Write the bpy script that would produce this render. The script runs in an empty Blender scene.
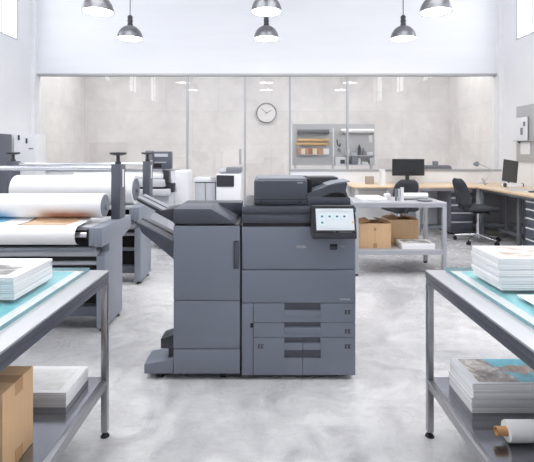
import bpy, bmesh, math, random
from mathutils import Vector, Matrix
random.seed(7)
C = bpy.context.scene
COL = C.collection
R = math.radians
PI = math.pi

# ------------------------------------------------------------------ camera
EYE = 1.267
cam_d = bpy.data.cameras.new('camera')
cam_d.sensor_width = 36.0
cam_d.lens = 36.0 * 430.0 / 534.0
cam_d.shift_x = 0.0019
cam_d.shift_y = -79.0 / 534.0
cam_d.clip_start = 0.05
cam = bpy.data.objects.new('camera', cam_d)
COL.objects.link(cam)
cam.location = (0, 0, EYE)
cam.rotation_euler = (R(90), 0, 0)
C.camera = cam

# ------------------------------------------------------------------ world, exposure
SKY = 4.3
world = bpy.data.worlds.new('overcast_sky')
C.world = world
world.use_nodes = True
wn = world.node_tree
wn.nodes.clear()
wo = wn.nodes.new('ShaderNodeOutputWorld')
wb = wn.nodes.new('ShaderNodeBackground')
wb.inputs['Color'].default_value = (0.985, 0.99, 1.0, 1)
wb.inputs['Strength'].default_value = SKY
wn.links.new(wb.outputs[0], wo.inputs[0])
LAMP_GLOW = 9.0
C.view_settings.view_transform = 'Standard'
C.view_settings.look = 'None'
C.view_settings.gamma = 1.0
C.view_settings.use_curve_mapping = False
C.view_settings.exposure = 0.0
try:
    C.cycles.use_denoising = True
    C.cycles.max_bounces = 10
    C.cycles.diffuse_bounces = 6
    C.cycles.caustics_reflective = False
    C.cycles.caustics_refractive = False
    C.cycles.sample_clamp_indirect = 8.0
except Exception:
    pass

# ------------------------------------------------------------------ materials
def lin(c):
    return tuple((v / 12.92 if v <= 0.04045 else ((v + 0.055) / 1.055) ** 2.4) for v in c)

def rgb(r, g, b):
    return lin((r / 255, g / 255, b / 255)) + (1,)

def nt_new(name):
    m = bpy.data.materials.new(name)
    m.use_nodes = True
    nt = m.node_tree
    b = nt.nodes['Principled BSDF']
    return m, nt, b

def coords(nt, scale=(1, 1, 1), kind='Object'):
    tc = nt.nodes.new('ShaderNodeTexCoord')
    mp = nt.nodes.new('ShaderNodeMapping')
    mp.inputs['Scale'].default_value = scale
    nt.links.new(tc.outputs[kind], mp.inputs['Vector'])
    return mp.outputs['Vector']

def noise(nt, vec, scale, detail=4, rough=0.6, dist=0.0):
    n = nt.nodes.new('ShaderNodeTexNoise')
    n.inputs['Scale'].default_value = scale
    n.inputs['Detail'].default_value = detail
    n.inputs['Roughness'].default_value = rough
    n.inputs['Distortion'].default_value = dist
    nt.links.new(vec, n.inputs['Vector'])
    return n.outputs['Fac']

def ramp(nt, fac, stops, interp='LINEAR'):
    r = nt.nodes.new('ShaderNodeValToRGB')
    r.color_ramp.interpolation = interp
    e = r.color_ramp.elements
    while len(e) > 1:
        e.remove(e[-1])
    e[0].position = stops[0][0]; e[0].color = stops[0][1]
    for p, c in stops[1:]:
        k = e.new(p); k.color = c
    nt.links.new(fac, r.inputs['Fac'])
    return r.outputs['Color']

def mathn(nt, op, a, b=None, c=None, clamp=False):
    n = nt.nodes.new('ShaderNodeMath')
    n.operation = op
    n.use_clamp = clamp
    for i, v in enumerate((a, b, c)):
        if v is None:
            continue
        if isinstance(v, (int, float)):
            n.inputs[i].default_value = v
        else:
            nt.links.new(v, n.inputs[i])
    return n.outputs[0]

def mixc(nt, fac, a, b, mode='MIX'):
    n = nt.nodes.new('ShaderNodeMix')
    n.data_type = 'RGBA'
    n.blend_type = mode
    if isinstance(fac, (int, float)):
        n.inputs['Factor'].default_value = fac
    else:
        nt.links.new(fac, n.inputs['Factor'])
    for key, v in (('A', a), ('B', b)):
        sock = [s for s in n.inputs if s.name == key and s.type == 'RGBA'][0]
        if isinstance(v, tuple):
            sock.default_value = v
        else:
            nt.links.new(v, sock)
    return [s for s in n.outputs if s.type == 'RGBA'][0]

def bump(nt, b, fac, strength=0.1, dist=0.01):
    n = nt.nodes.new('ShaderNodeBump')
    n.inputs['Strength'].default_value = strength
    n.inputs['Distance'].default_value = dist
    nt.links.new(fac, n.inputs['Height'])
    nt.links.new(n.outputs[0], b.inputs['Normal'])

def M(name, col, rough=0.5, metal=0.0, vary=0.04, vscale=6.0, stretch=(1, 1, 1), grain=0.0, gscale=200.0, spec=None):
    """plain finish with a little tonal variation and optional surface grain"""
    m, nt, b = nt_new(name)
    v = coords(nt, stretch)
    n = noise(nt, v, vscale, 5)
    lo = tuple(max(0, x * (1 - vary)) for x in col[:3]) + (1,)
    hi = tuple(min(1, x * (1 + vary)) for x in col[:3]) + (1,)
    nt.links.new(ramp(nt, n, [(0.3, lo), (0.7, hi)]), b.inputs['Base Color'])
    b.inputs['Roughness'].default_value = rough
    b.inputs['Metallic'].default_value = metal
    if spec is not None:
        b.inputs['Specular IOR Level'].default_value = spec
    if grain:
        bump(nt, b, noise(nt, coords(nt), gscale, 2), grain, 0.002)
    return m

def emit(name, col, strength):
    m, nt, b = nt_new(name)
    b.inputs['Base Color'].default_value = col
    b.inputs['Emission Color'].default_value = col
    b.inputs['Emission Strength'].default_value = strength
    return m

MT = {}
MT['printer'] = M('slate_plastic', rgb(119, 124, 137), 0.42, vary=0.02, grain=0.03, gscale=600)
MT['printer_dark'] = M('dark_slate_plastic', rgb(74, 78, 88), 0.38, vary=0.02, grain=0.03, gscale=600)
MT['charcoal'] = M('charcoal_plastic', rgb(52, 54, 60), 0.4, vary=0.03)
MT['black'] = M('black_plastic', rgb(22, 22, 25), 0.5, vary=0.05)
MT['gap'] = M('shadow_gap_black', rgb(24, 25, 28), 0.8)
MT['rubber'] = M('black_rubber', rgb(28, 28, 30), 0.75)
MT['text_light'] = M('printed_letter_grey', rgb(205, 208, 214), 0.5)
MT['text_red'] = M('printed_red', rgb(205, 70, 55), 0.5)
MT['marker'] = M('marker_dark', rgb(58, 60, 70), 0.5)
MT['tray'] = M('tray_grey', rgb(138, 141, 148), 0.4)
MT['wall'] = M('white_plaster', rgb(236, 237, 240), 0.85, vary=0.02, vscale=1.5, grain=0.08, gscale=60)
MT['wall_up'] = M('white_painted_block', rgb(233, 235, 240), 0.8, vary=0.02, vscale=2.0, stretch=(0.3, 1, 3), grain=0.08, gscale=60)
MT['ceil'] = M('white_ceiling', rgb(240, 240, 242), 0.9)
MT['trim'] = M('aluminium_trim', rgb(178, 180, 184), 0.4, 0.4)
MT['trim_white'] = M('white_trim', rgb(236, 237, 240), 0.5)
MT['steel'] = M('brushed_steel', rgb(170, 170, 174), 0.3, 0.9, vary=0.06, vscale=8, stretch=(1, 1, 12))
MT['steel_top'] = M('satin_steel_top', rgb(196, 197, 201), 0.36, 0.5, vary=0.03, vscale=5, stretch=(6, 0.6, 1))
MT['steel_dark'] = M('shaded_steel_rail', rgb(98, 100, 110), 0.35, 0.5, vary=0.05, vscale=8, stretch=(1, 0.3, 6))  # table sides darkened in colour to stand in for dark reflections
MT['shelf'] = M('polished_steel_shelf', rgb(150, 151, 157), 0.16, 0.9, vary=0.06, vscale=3, stretch=(1, 5, 1))
MT['chrome'] = M('chrome', rgb(215, 216, 220), 0.18, 1.0)
MT['press'] = M('press_blue_grey_paint', rgb(140, 146, 158), 0.4, 0.15, vary=0.03, grain=0.03)
MT['press_dark'] = M('press_dark_paint', rgb(92, 96, 107), 0.45, 0.1, vary=0.04)
MT['press_light'] = M('press_light_panel', rgb(190, 192, 197), 0.4, 0.2, vary=0.03)
MT['white_metal'] = M('white_painted_metal', rgb(232, 233, 236), 0.45, vary=0.02)
MT['lightgrey'] = M('light_grey_metal', rgb(196, 198, 203), 0.45, 0.1, vary=0.03)
MT['cartgrey'] = M('cart_grey_steel', rgb(172, 174, 180), 0.4, 0.3, vary=0.03)
MT['panel'] = M('bench_panel_grey', rgb(190, 193, 200), 0.5, 0.0, vary=0.03)
MT['midgrey'] = M('mid_grey_metal', rgb(126, 130, 138), 0.5, 0.1, vary=0.04)
MT['fabric'] = M('charcoal_fabric', rgb(58, 60, 66), 0.9, vary=0.1, vscale=80, grain=0.3, gscale=500)
MT['cable'] = M('dark_cable', rgb(60, 60, 64), 0.6)
MT['lamp'] = M('spun_grey_metal', rgb(128, 129, 133), 0.32, 0.75, vary=0.05)
MT['glow'] = emit('lamp_glow', (1, 0.98, 0.95, 1), LAMP_GLOW)
MT['lampwhite'] = M('white_enamel', rgb(240, 240, 240), 0.5)
MT['clockface'] = M('clock_face', rgb(236, 233, 230), 0.6)
MT['clockrim'] = M('clock_rim', rgb(140, 140, 141), 0.5, 0.2)
MT['peg'] = None
MT['paper'] = None
MT['roll_dark'] = M('grey_vinyl_roll', rgb(92, 94, 100), 0.5, vary=0.05)
MT['roll_wood'] = M('veneer_roll', rgb(222, 182, 118), 0.55, vary=0.15, vscale=6, stretch=(1, 8, 8))
MT['tan'] = M('tan_swatch', rgb(196, 150, 112), 0.6, vary=0.1)
MT['brown'] = M('brown_swatch', rgb(164, 108, 74), 0.6, vary=0.1)
MT['cream'] = M('cream_swatch', rgb(238, 220, 196), 0.6, vary=0.06)
MT['screen_white'] = emit('touch_screen_glow', rgb(218, 224, 228), 0.02)
MT['icon'] = M('icon_teal', rgb(70, 120, 135), 0.4)
MT['icon_cell'] = M('icon_cell_pale', rgb(222, 236, 240), 0.4)
MT['icon_line'] = M('screen_line_grey', rgb(200, 205, 210), 0.4)
MT['icon_amber'] = M('screen_amber', rgb(226, 186, 120), 0.4)
MT['tape'] = M('packing_tape', rgb(186, 146, 104), 0.25, vary=0.03)
MT['core'] = M('cardboard_core', rgb(200, 152, 104), 0.6, vary=0.1, vscale=20)
MT['roll_white'] = M('white_roll', rgb(240, 240, 241), 0.45, vary=0.015)
MT['poster_white'] = M('poster_paper', rgb(218, 214, 215), 0.5, vary=0.02)
MT['pen'] = M('dark_pen', rgb(50, 52, 58), 0.4)

def mat_paper(name, tint):
    m, nt, b = nt_new(name)
    v = coords(nt, (0.6, 0.6, 190))
    n = noise(nt, v, 1.0, 3, 0.7)
    lo = tuple(x * 0.68 for x in tint[:3]) + (1,)
    n2 = noise(nt, coords(nt, (0.3, 0.3, 60)), 1.0, 2, 0.5)
    c2 = ramp(nt, n2, [(0.34, rgb(226, 227, 231)), (0.50, (1, 1, 1, 1))])
    nt.links.new(mixc(nt, 1.0, ramp(nt, n, [(0.30, lo), (0.52, tint)]), c2, 'MULTIPLY'), b.inputs['Base Color'])
    b.inputs['Roughness'].default_value = 0.6
    return m
MT['paper'] = mat_paper('stacked_paper', rgb(247, 247, 248))

def mat_concrete(name, col, scale=1.2, seams=True, amt=0.10):
    m, nt, b = nt_new(name)
    v = coords(nt)
    n1 = noise(nt, v, scale, 8, 0.62, 0.4)
    n2 = noise(nt, v, scale * 5, 6, 0.7)
    lo = tuple(x * (1 - amt) for x in col[:3]) + (1,)
    hi = tuple(min(1, x * (1 + amt)) for x in col[:3]) + (1,)
    c = ramp(nt, n1, [(0.32, lo), (0.68, hi)])
    c2 = ramp(nt, n2, [(0.35, (0.92, 0.92, 0.92, 1)), (0.65, (1, 1, 1, 1))])
    c = mixc(nt, 1.0, c, c2, 'MULTIPLY')
    sp = nt.nodes.new('ShaderNodeSeparateXYZ'); nt.links.new(v, sp.inputs[0])
    cb = nt.nodes.new('ShaderNodeCombineXYZ')
    nt.links.new(mathn(nt, 'ADD', sp.outputs['X'], sp.outputs['Y']), cb.inputs[0]); nt.links.new(sp.outputs['Z'], cb.inputs[1])
    bk = nt.nodes.new('ShaderNodeTexBrick')
    bk.inputs['Scale'].default_value = 1.0
    bk.inputs['Brick Width'].default_value = 1.15; bk.inputs['Row Height'].default_value = 0.72
    bk.inputs['Mortar Size'].default_value = 0.008; bk.inputs['Mortar Smooth'].default_value = 0.5
    bk.inputs['Color1'].default_value = (1, 1, 1, 1); bk.inputs['Color2'].default_value = (0.975, 0.97, 0.965, 1); bk.inputs['Mortar'].default_value = (0.9, 0.89, 0.88, 1)
    nt.links.new(cb.outputs[0], bk.inputs['Vector'])
    c = mixc(nt, 1.0, c, bk.outputs['Color'], 'MULTIPLY')
    nt.links.new(c, b.inputs['Base Color'])
    b.inputs['Roughness'].default_value = 0.9
    bump(nt, b, n2, 0.1, 0.01)
    return m
MT['concrete'] = mat_concrete('beige_concrete', rgb(233, 229, 226))

def mat_floor():
    m, nt, b = nt_new('polished_concrete_floor')
    v = coords(nt)
    n1 = noise(nt, v, 0.9, 8, 0.6, 0.8)
    n2 = noise(nt, v, 4.0, 8, 0.7, 1.2)
    n3 = noise(nt, coords(nt, (1, 2.5, 1)), 14, 5, 0.7, 0.6)
    c = ramp(nt, n1, [(0.30, rgb(176, 176, 179)), (0.50, rgb(208, 207, 208)), (0.70, rgb(226, 225, 225))])
    c2 = ramp(nt, n2, [(0.30, rgb(208, 208, 211)), (0.58, (1, 1, 1, 1))])
    c3 = ramp(nt, n3, [(0.28, rgb(234, 234, 236)), (0.48, (1, 1, 1, 1))])
    c = mixc(nt, 1.0, mixc(nt, 1.0, c, c2, 'MULTIPLY'), c3, 'MULTIPLY')
    nt.links.new(c, b.inputs['Base Color'])
    rg = ramp(nt, n2, [(0.3, (0.34, 0.34, 0.34, 1)), (0.7, (0.2, 0.2, 0.2, 1))])
    nt.links.new(rg, b.inputs['Roughness'])
    bump(nt, b, n2, 0.03, 0.01)
    return m
MT['floor'] = mat_floor()

def mat_wood():
    m, nt, b = nt_new('birch_worktop')
    v = coords(nt, (1, 9, 9))
    n = noise(nt, v, 2.0, 5, 0.6, 0.5)
    nt.links.new(ramp(nt, n, [(0.3, rgb(214, 186, 150)), (0.7, rgb(236, 214, 184))]), b.inputs['Base Color'])
    b.inputs['Roughness'].default_value = 0.35
    return m
MT['wood'] = mat_wood()

def mat_card(name, col):
    m, nt, b = nt_new(name)
    v = coords(nt, (30, 30, 1))
    n = noise(nt, v, 3.0, 4)
    lo = tuple(x * 0.9 for x in col[:3]) + (1,)
    nt.links.new(ramp(nt, n, [(0.35, lo), (0.65, col)]), b.inputs['Base Color'])
    b.inputs['Roughness'].default_value = 0.75
    bump(nt, b, n, 0.06, 0.003)
    return m
MT['card'] = mat_card('corrugated_cardboard', rgb(214, 178, 138))
MT['card_in'] = mat_card('cardboard_inside', rgb(176, 132, 92))

def mat_peg():
    m, nt, b = nt_new('perforated_grey_board')
    vt = nt.nodes.new('ShaderNodeTexVoronoi')
    vt.inputs['Scale'].default_value = 34
    vt.inputs['Randomness'].default_value = 0.0
    nt.links.new(coords(nt), vt.inputs['Vector'])
    c = ramp(nt, vt.outputs['Distance'], [(0.12, rgb(120, 120, 122)), (0.2, rgb(186, 186, 188))])
    nt.links.new(c, b.inputs['Base Color'])
    b.inputs['Roughness'].default_value = 0.6
    return m
MT['peg'] = mat_peg()

def mat_glass(name, tint, refl=1.0, ior=1.5):
    """clear sheet: see-through body with a Fresnel mirror coat"""
    m = bpy.data.materials.new(name)
    m.use_nodes = True
    nt = m.node_tree
    nt.nodes.clear()
    o = nt.nodes.new('ShaderNodeOutputMaterial')
    tr = nt.nodes.new('ShaderNodeBsdfTransparent'); tr.inputs[0].default_value = tint
    gl = nt.nodes.new('ShaderNodeBsdfGlossy'); gl.inputs['Roughness'].default_value = 0.0
    fr = nt.nodes.new('ShaderNodeFresnel'); fr.inputs['IOR'].default_value = ior
    mx = nt.nodes.new('ShaderNodeMixShader')
    ge = nt.nodes.new('ShaderNodeNewGeometry')
    front = mathn(nt, 'SUBTRACT', 1.0, ge.outputs['Backfacing'])
    f = mathn(nt, 'MULTIPLY', mathn(nt, 'MULTIPLY', fr.outputs[0], refl), front, clamp=True)
    nt.links.new(f, mx.inputs[0])
    nt.links.new(tr.outputs[0], mx.inputs[1])
    nt.links.new(gl.outputs[0], mx.inputs[2])
    nt.links.new(mx.outputs[0], o.inputs[0])
    return m
MT['glass'] = mat_glass('partition_glass', (0.985, 0.985, 0.98, 1), 2.4)
MT['winglass'] = mat_glass('window_glass', (0.98, 0.99, 1, 1), 0.6)
MT['slab'] = mat_glass('table_glass', (0.965, 0.99, 0.99, 1), 0.8)
MT['slab_edge'] = M('glass_edge_teal', rgb(128, 170, 178), 0.15, vary=0.15, vscale=3)

def mat_picture(name, stops, scale=6, stretch=(1, 1, 1), dist=1.0, rough=0.35, detail=7, offset=(0, 0, 0)):
    m, nt, b = nt_new(name)
    tc = nt.nodes.new('ShaderNodeTexCoord')
    mp = nt.nodes.new('ShaderNodeMapping')
    mp.inputs['Scale'].default_value = stretch
    mp.inputs['Location'].default_value = offset
    nt.links.new(tc.outputs['Object'], mp.inputs['Vector'])
    n = noise(nt, mp.outputs['Vector'], scale, detail, 0.62, dist)
    nt.links.new(ramp(nt, n, stops), b.inputs['Base Color'])
    b.inputs['Roughness'].default_value = rough
    return m
MT['teal_print'] = mat_picture('teal_water_print', [(0.3, rgb(92, 168, 180)), (0.5, rgb(128, 196, 204)), (0.68, rgb(176, 220, 224))], 2.2, (3, 1, 1), 1.5)
MT['pic_grey'] = mat_picture('grey_cloud_print', [(0.40, rgb(120, 118, 116)), (0.52, rgb(196, 195, 193)), (0.62, rgb(240, 240, 240))], 7, (1, 2.5, 1), 0.6, offset=(2.1, 0.4, 0))
MT['pic_beige'] = mat_picture('beige_sketch_print', [(0.38, rgb(166, 150, 138)), (0.50, rgb(208, 196, 186)), (0.62, rgb(238, 234, 230))], 10, (1, 2, 1), 1.0)
MT['pic_marble'] = mat_picture('pale_marble_print', [(0.3, rgb(206, 204, 196)), (0.45, rgb(226, 226, 224)), (0.6, rgb(238, 238, 238))], 8, (1, 1.6, 1), 1.5)
MT['pic_brown'] = mat_picture('amber_landscape_print', [(0.3, rgb(160, 118, 88)), (0.48, rgb(206, 172, 138)), (0.62, rgb(232, 216, 196))], 5, (1, 3, 1), 1.0)
MT['pic_blue'] = mat_picture('blue_sky_print', [(0.3, rgb(70, 160, 200)), (0.55, rgb(140, 200, 224)), (0.75, rgb(215, 232, 238))], 3, (1, 2, 1), 0.8)
MT['pic_brown_edge'] = M('dark_brown_ink', rgb(120, 92, 70), 0.5)

def mat_coast():
    """grey rocks with a band of turquoise water; object X runs along the picture"""
    m, nt, b = nt_new('coast_photo_print')
    tc = nt.nodes.new('ShaderNodeTexCoord')
    sp = nt.nodes.new('ShaderNodeSeparateXYZ')
    nt.links.new(tc.outputs['Object'], sp.inputs[0])
    n = noise(nt, tc.outputs['Object'], 16, 8, 0.7, 0.8)
    big = noise(nt, tc.outputs['Object'], 9, 3, 0.5, 0.5)
    rock = ramp(nt, n, [(0.34, rgb(88, 82, 82)), (0.5, rgb(158, 150, 146)), (0.62, rgb(214, 208, 204))])
    water = ramp(nt, n, [(0.3, rgb(56, 160, 190)), (0.6, rgb(110, 200, 216)), (0.72, rgb(190, 226, 230))])
    isle = ramp(nt, n, [(0.3, rgb(120, 96, 84)), (0.6, rgb(186, 164, 150))])
    # the water starts about a third of the way along, on a slant
    e = mathn(nt, 'ADD', sp.outputs['X'], mathn(nt, 'MULTIPLY', sp.outputs['Y'], 0.55))
    e = mathn(nt, 'ADD', e, mathn(nt, 'MULTIPLY', mathn(nt, 'SUBTRACT', big, 0.5), 0.16))
    wf = mathn(nt, 'MULTIPLY_ADD', e, 60.0, 1.2, clamp=True)
    dx = mathn(nt, 'DIVIDE', mathn(nt, 'SUBTRACT', sp.outputs['X'], 0.075), 0.085)
    dy = mathn(nt, 'DIVIDE', mathn(nt, 'SUBTRACT', sp.outputs['Y'], 0.0), 0.035)
    d = mathn(nt, 'ADD', mathn(nt, 'POWER', mathn(nt, 'ABSOLUTE', dx), 2.0), mathn(nt, 'POWER', mathn(nt, 'ABSOLUTE', dy), 2.0))
    d = mathn(nt, 'ADD', d, mathn(nt, 'ADD', mathn(nt, 'MULTIPLY', mathn(nt, 'SUBTRACT', big, 0.5), 4.0), mathn(nt, 'MULTIPLY', mathn(nt, 'SUBTRACT', n, 0.5), 5.0)))
    isf = mathn(nt, 'MULTIPLY_ADD', d, -6.0, 5.0, clamp=True)
    c = mixc(nt, wf, rock, mixc(nt, isf, water, isle))
    nt.links.new(c, b.inputs['Base Color'])
    b.inputs['Roughness'].default_value = 0.3
    return m
MT['pic_coast'] = mat_coast()

def mat_printed_roll():
    """white media with a blue and a brown image running onto the underside of the roll; local axes, X along"""
    m, nt, b = nt_new('printed_media_roll')
    tc = nt.nodes.new('ShaderNodeTexCoord')
    sp = nt.nodes.new('ShaderNodeSeparateXYZ')
    nt.links.new(tc.outputs['Object'], sp.inputs[0])
    z = sp.outputs['Z']; x = sp.outputs['X']
    n = noise(nt, tc.outputs['Object'], 5, 4, 0.6, 0.6)
    def band(c, w):
        d = mathn(nt, 'ABSOLUTE', mathn(nt, 'DIVIDE', mathn(nt, 'SUBTRACT', x, c), w))
        return mathn(nt, 'SUBTRACT', 1.15, mathn(nt, 'POWER', d, 2.5), clamp=True)
    low = mathn(nt, 'MULTIPLY_ADD', z, -17.0, 0.12, clamp=True)   # ink on the lower third
    low = mathn(nt, 'POWER', low, 1.5)
    white = rgb(240, 240, 241)
    fb = mathn(nt, 'MULTIPLY', mathn(nt, 'MULTIPLY', low, band(0.42, 0.22)), mathn(nt, 'MULTIPLY_ADD', n, 0.6, 0.6), clamp=True)
    fl = mathn(nt, 'MULTIPLY', mathn(nt, 'MULTIPLY', low, band(-0.42, 0.46)), mathn(nt, 'MULTIPLY_ADD', n, 0.9, 0.55), clamp=True)
    c = mixc(nt, fb, white, rgb(150, 86, 44))
    c = mixc(nt, fl, c, rgb(10, 118, 170))
    nt.links.new(c, b.inputs['Base Color'])
    b.inputs['Roughness'].default_value = 0.42
    return m
MT['roll_print'] = mat_printed_roll()

# ------------------------------------------------------------------ geometry helpers
class MB:
    def __init__(self):
        self.b = bmesh.new()
    def _merge(self, t, mi=0):
        me = bpy.data.meshes.new('t')
        for f in t.faces:
            f.material_index = mi
        t.to_mesh(me); t.free()
        self.b.from_mesh(me)
        bpy.data.meshes.remove(me)
        return self
    def box(self, x0, x1, y0, y1, z0, z1, bev=0.0, seg=2, mi=0):
        t = bmesh.new()
        v = [t.verts.new((x, y, z)) for z in (z0, z1) for y in (y0, y1) for x in (x0, x1)]
        for f in ((0, 2, 3, 1), (4, 5, 7, 6), (0, 1, 5, 4), (2, 6, 7, 3), (0, 4, 6, 2), (1, 3, 7, 5)):
            t.faces.new([v[i] for i in f])
        bmesh.ops.recalc_face_normals(t, faces=t.faces[:])
        if bev > 0:
            bev = min(bev, 0.45 * min(abs(x1 - x0), abs(y1 - y0), abs(z1 - z0)))
            bmesh.ops.bevel(t, geom=t.edges[:], offset=bev, segments=seg, profile=0.5, affect='EDGES')
        return self._merge(t, mi)
    def prism(self, poly, axis, a, b, bev=0.0, mi=0, seg=2):
        t = bmesh.new()
        def P(u, v, w):
            return {'x': (w, u, v), 'y': (u, w, v), 'z': (u, v, w)}[axis]
        A = [t.verts.new(P(u, v, a)) for u, v in poly]
        B = [t.verts.new(P(u, v, b)) for u, v in poly]
        t.faces.new(A); t.faces.new(B[::-1])
        n = len(poly)
        for i in range(n):
            t.faces.new((A[i], B[i], B[(i + 1) % n], A[(i + 1) % n]))
        bmesh.ops.recalc_face_normals(t, faces=t.faces[:])
        if bev > 0:
            bmesh.ops.bevel(t, geom=t.edges[:], offset=bev, segments=seg, profile=0.5, affect='EDGES')
        return self._merge(t, mi)
    def tube(self, p, q, r, r2=None, n=20, mi=0, caps=True):
        p = Vector(p); q = Vector(q)
        d = q - p
        t = bmesh.new()
        bmesh.ops.create_cone(t, cap_ends=caps, segments=n, radius1=r, radius2=r if r2 is None else r2, depth=d.length)
        rot = d.to_track_quat('Z', 'Y').to_matrix().to_4x4()
        bmesh.ops.transform(t, matrix=Matrix.Translation((p + q) / 2) @ rot, verts=t.verts[:])
        return self._merge(t, mi)
    def path(self, pts, r, n=10, mi=0):
        for a, b in zip(pts[:-1], pts[1:]):
            self.tube(a, b, r, n=n, mi=mi)
        for a in pts[1:-1]:
            self.ball(a, r, mi=mi)
        return self
    def ball(self, c, r, s=(1, 1, 1), mi=0, u=14, v=10):
        t = bmesh.new()
        bmesh.ops.create_uvsphere(t, u_segments=u, v_segments=v, radius=r)
        bmesh.ops.transform(t, matrix=Matrix.Translation(c) @ Matrix.Diagonal((s[0], s[1], s[2], 1)), verts=t.verts[:])
        return self._merge(t, mi)
    def lathe(self, prof, c=(0, 0, 0), n=40, mi=0, axis='z', close=False):
        t = bmesh.new()
        rings = []
        for r, z in prof:
            ring = []
            for i in range(n):
                a = 2 * PI * i / n
                u, v = r * math.cos(a), r * math.sin(a)
                p = {'z': (u, v, z), 'x': (z, u, v), 'y': (u, z, v)}[axis]
                ring.append(t.verts.new((p[0] + c[0], p[1] + c[1], p[2] + c[2])))
            rings.append(ring)
        for A, B in zip(rings[:-1], rings[1:]):
            for i in range(n):
                t.faces.new((A[i], A[(i + 1) % n], B[(i + 1) % n], B[i]))
        if close:
            t.faces.new(rings[0][::-1]); t.faces.new(rings[-1])
        bmesh.ops.remove_doubles(t, verts=t.verts[:], dist=1e-6)
        bmesh.ops.recalc_face_normals(t, faces=t.faces[:])
        return self._merge(t, mi)
    def quad(self, pts, mi=0):
        t = bmesh.new()
        t.faces.new([t.verts.new(p) for p in pts])
        return self._merge(t, mi)
    def move(self, m):
        bmesh.ops.transform(self.b, matrix=m, verts=self.b.verts[:])
        return self

ORG = {}
def wloc(o):
    return ORG.get(o.name, Vector((0, 0, 0)))

def tag(o, label=None, cat=None, group=None, kind=None):
    if label: o['label'] = label
    if cat: o['category'] = cat
    if group: o['group'] = group
    if kind: o['kind'] = kind
    return o

def thing(name, loc, label, cat, group=None):
    o = bpy.data.objects.new(name, None)
    o.empty_display_size = 0.1
    COL.objects.link(o)
    o.location = loc
    ORG[o.name] = Vector(loc)
    return tag(o, label, cat, group)

def obj(name, mb, mats, parent=None, angle=35, own=True):
    """links ONE mesh; its origin is the base centre of its own box"""
    if not isinstance(mats, (list, tuple)): mats = [mats]
    me = bpy.data.meshes.new(name)
    b = mb.b
    lo = Vector([min(v.co[i] for v in b.verts) for i in range(3)])
    hi = Vector([max(v.co[i] for v in b.verts) for i in range(3)])
    org = Vector(((lo.x + hi.x) / 2, (lo.y + hi.y) / 2, (lo.z + hi.z) / 2 if own == 'mid' else lo.z))
    bmesh.ops.translate(b, vec=-org, verts=b.verts[:])
    b.to_mesh(me); b.free()
    for p in me.polygons:
        p.use_smooth = True
    me.set_sharp_from_angle(angle=R(angle))
    for k in mats:
        me.materials.append(MT[k] if isinstance(k, str) else k)
    o = bpy.data.objects.new(name, me)
    COL.objects.link(o)
    ORG[o.name] = org
    if parent is not None:
        o.parent = parent
        o.location = org - wloc(parent)
    else:
        o.location = org
    return o

def struct(name, mb, mats, parent=None):
    return tag(obj(name, mb, mats, parent), kind='structure')

def copy_tree(o, parent=None):
    c = o.copy()
    COL.objects.link(c)
    if parent is not None:
        c.parent = parent
    for ch in [k for k in o.children]:
        copy_tree(ch, c)
    return c

def text_part(name, body, size, loc, mat, parent, width=None):
    """raised lettering facing the camera side (-Y)"""
    cu = bpy.data.curves.new(name, 'FONT')
    cu.body = body
    cu.size = size
    cu.extrude = 0.0004
    cu.align_x = 'CENTER'; cu.align_y = 'CENTER'
    tmp = bpy.data.objects.new(name + '_t', cu)
    COL.objects.link(tmp)
    dg = bpy.context.evaluated_depsgraph_get()
    dg.update()
    me = bpy.data.meshes.new_from_object(tmp.evaluated_get(dg))
    bpy.data.objects.remove(tmp)
    me.name = name
    me.transform(Matrix.Rotation(R(90), 4, 'X'))
    if width:
        xs = [v.co.x for v in me.vertices]
        s = width / (max(xs) - min(xs))
        me.transform(Matrix.Diagonal((s, 1, 1, 1)))
    me.materials.clear()
    me.materials.append(MT[mat])
    o = bpy.data.objects.new(name, me)
    COL.objects.link(o)
    o.parent = parent
    o.location = Vector(loc) - wloc(parent)
    return o

# ------------------------------------------------------------------ the room
LX, RX, BY = -3.97, 4.0, 7.35          # left wall, right wall, glass partition
FY, CZ = -2.6, 4.7                     # wall behind the camera, ceiling
BB = 9.42                              # far wall of the room behind the glass

struct('floor', MB().box(LX - 0.2, RX + 0.2, FY - 0.2, BB + 0.3, -0.1, 0.0), 'floor')

SILL, HEAD = 3.05, 4.35
WIN = [(5.66, 6.88), (3.36, 4.58), (1.04, 2.26), (-1.3, -0.08)]
def side_wall(name, x0, x1):
    mb = MB()
    mb.box(x0, x1, FY, BY + 0.1, 0, SILL)
    mb.box(x0, x1, FY, BY + 0.1, HEAD, CZ)
    e = [FY] + [v for w in sorted(WIN) for v in w] + [BY + 0.1]
    for a, b in zip(e[::2], e[1::2]):
        mb.box(x0, x1, a, b, SILL, HEAD)
    return struct(name, mb, 'wall')
side_wall('wall_left', LX - 0.18, LX)
side_wall('wall_right', RX, RX + 0.18)
struct('wall_rear', MB().box(LX - 0.18, RX + 0.18, FY - 0.15, FY, 0, CZ), 'wall')

wi = 1
for sx, X in ((-1, LX), (1, RX)):
    for (a, b) in WIN:
        x0, x1 = sorted((X + sx * 0.004, X + sx * 0.020))
        fr = MB()
        t = 0.022
        fr.box(x0, x1, a, b, SILL, SILL + t); fr.box(x0, x1, a, b, HEAD - t, HEAD)
        for k in range(4):
            y = a + (b - a - t) * k / 3
            fr.box(x0, x1, y, y + t, SILL + t, HEAD - t)
        w = struct('window_%d' % wi, fr, 'trim')
        xm = (x0 + x1) / 2
        obj('pane', MB().box(xm - 0.003, xm + 0.003, a + t, b - t, SILL + t, HEAD - t), 'winglass', w)
        wi += 1

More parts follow.
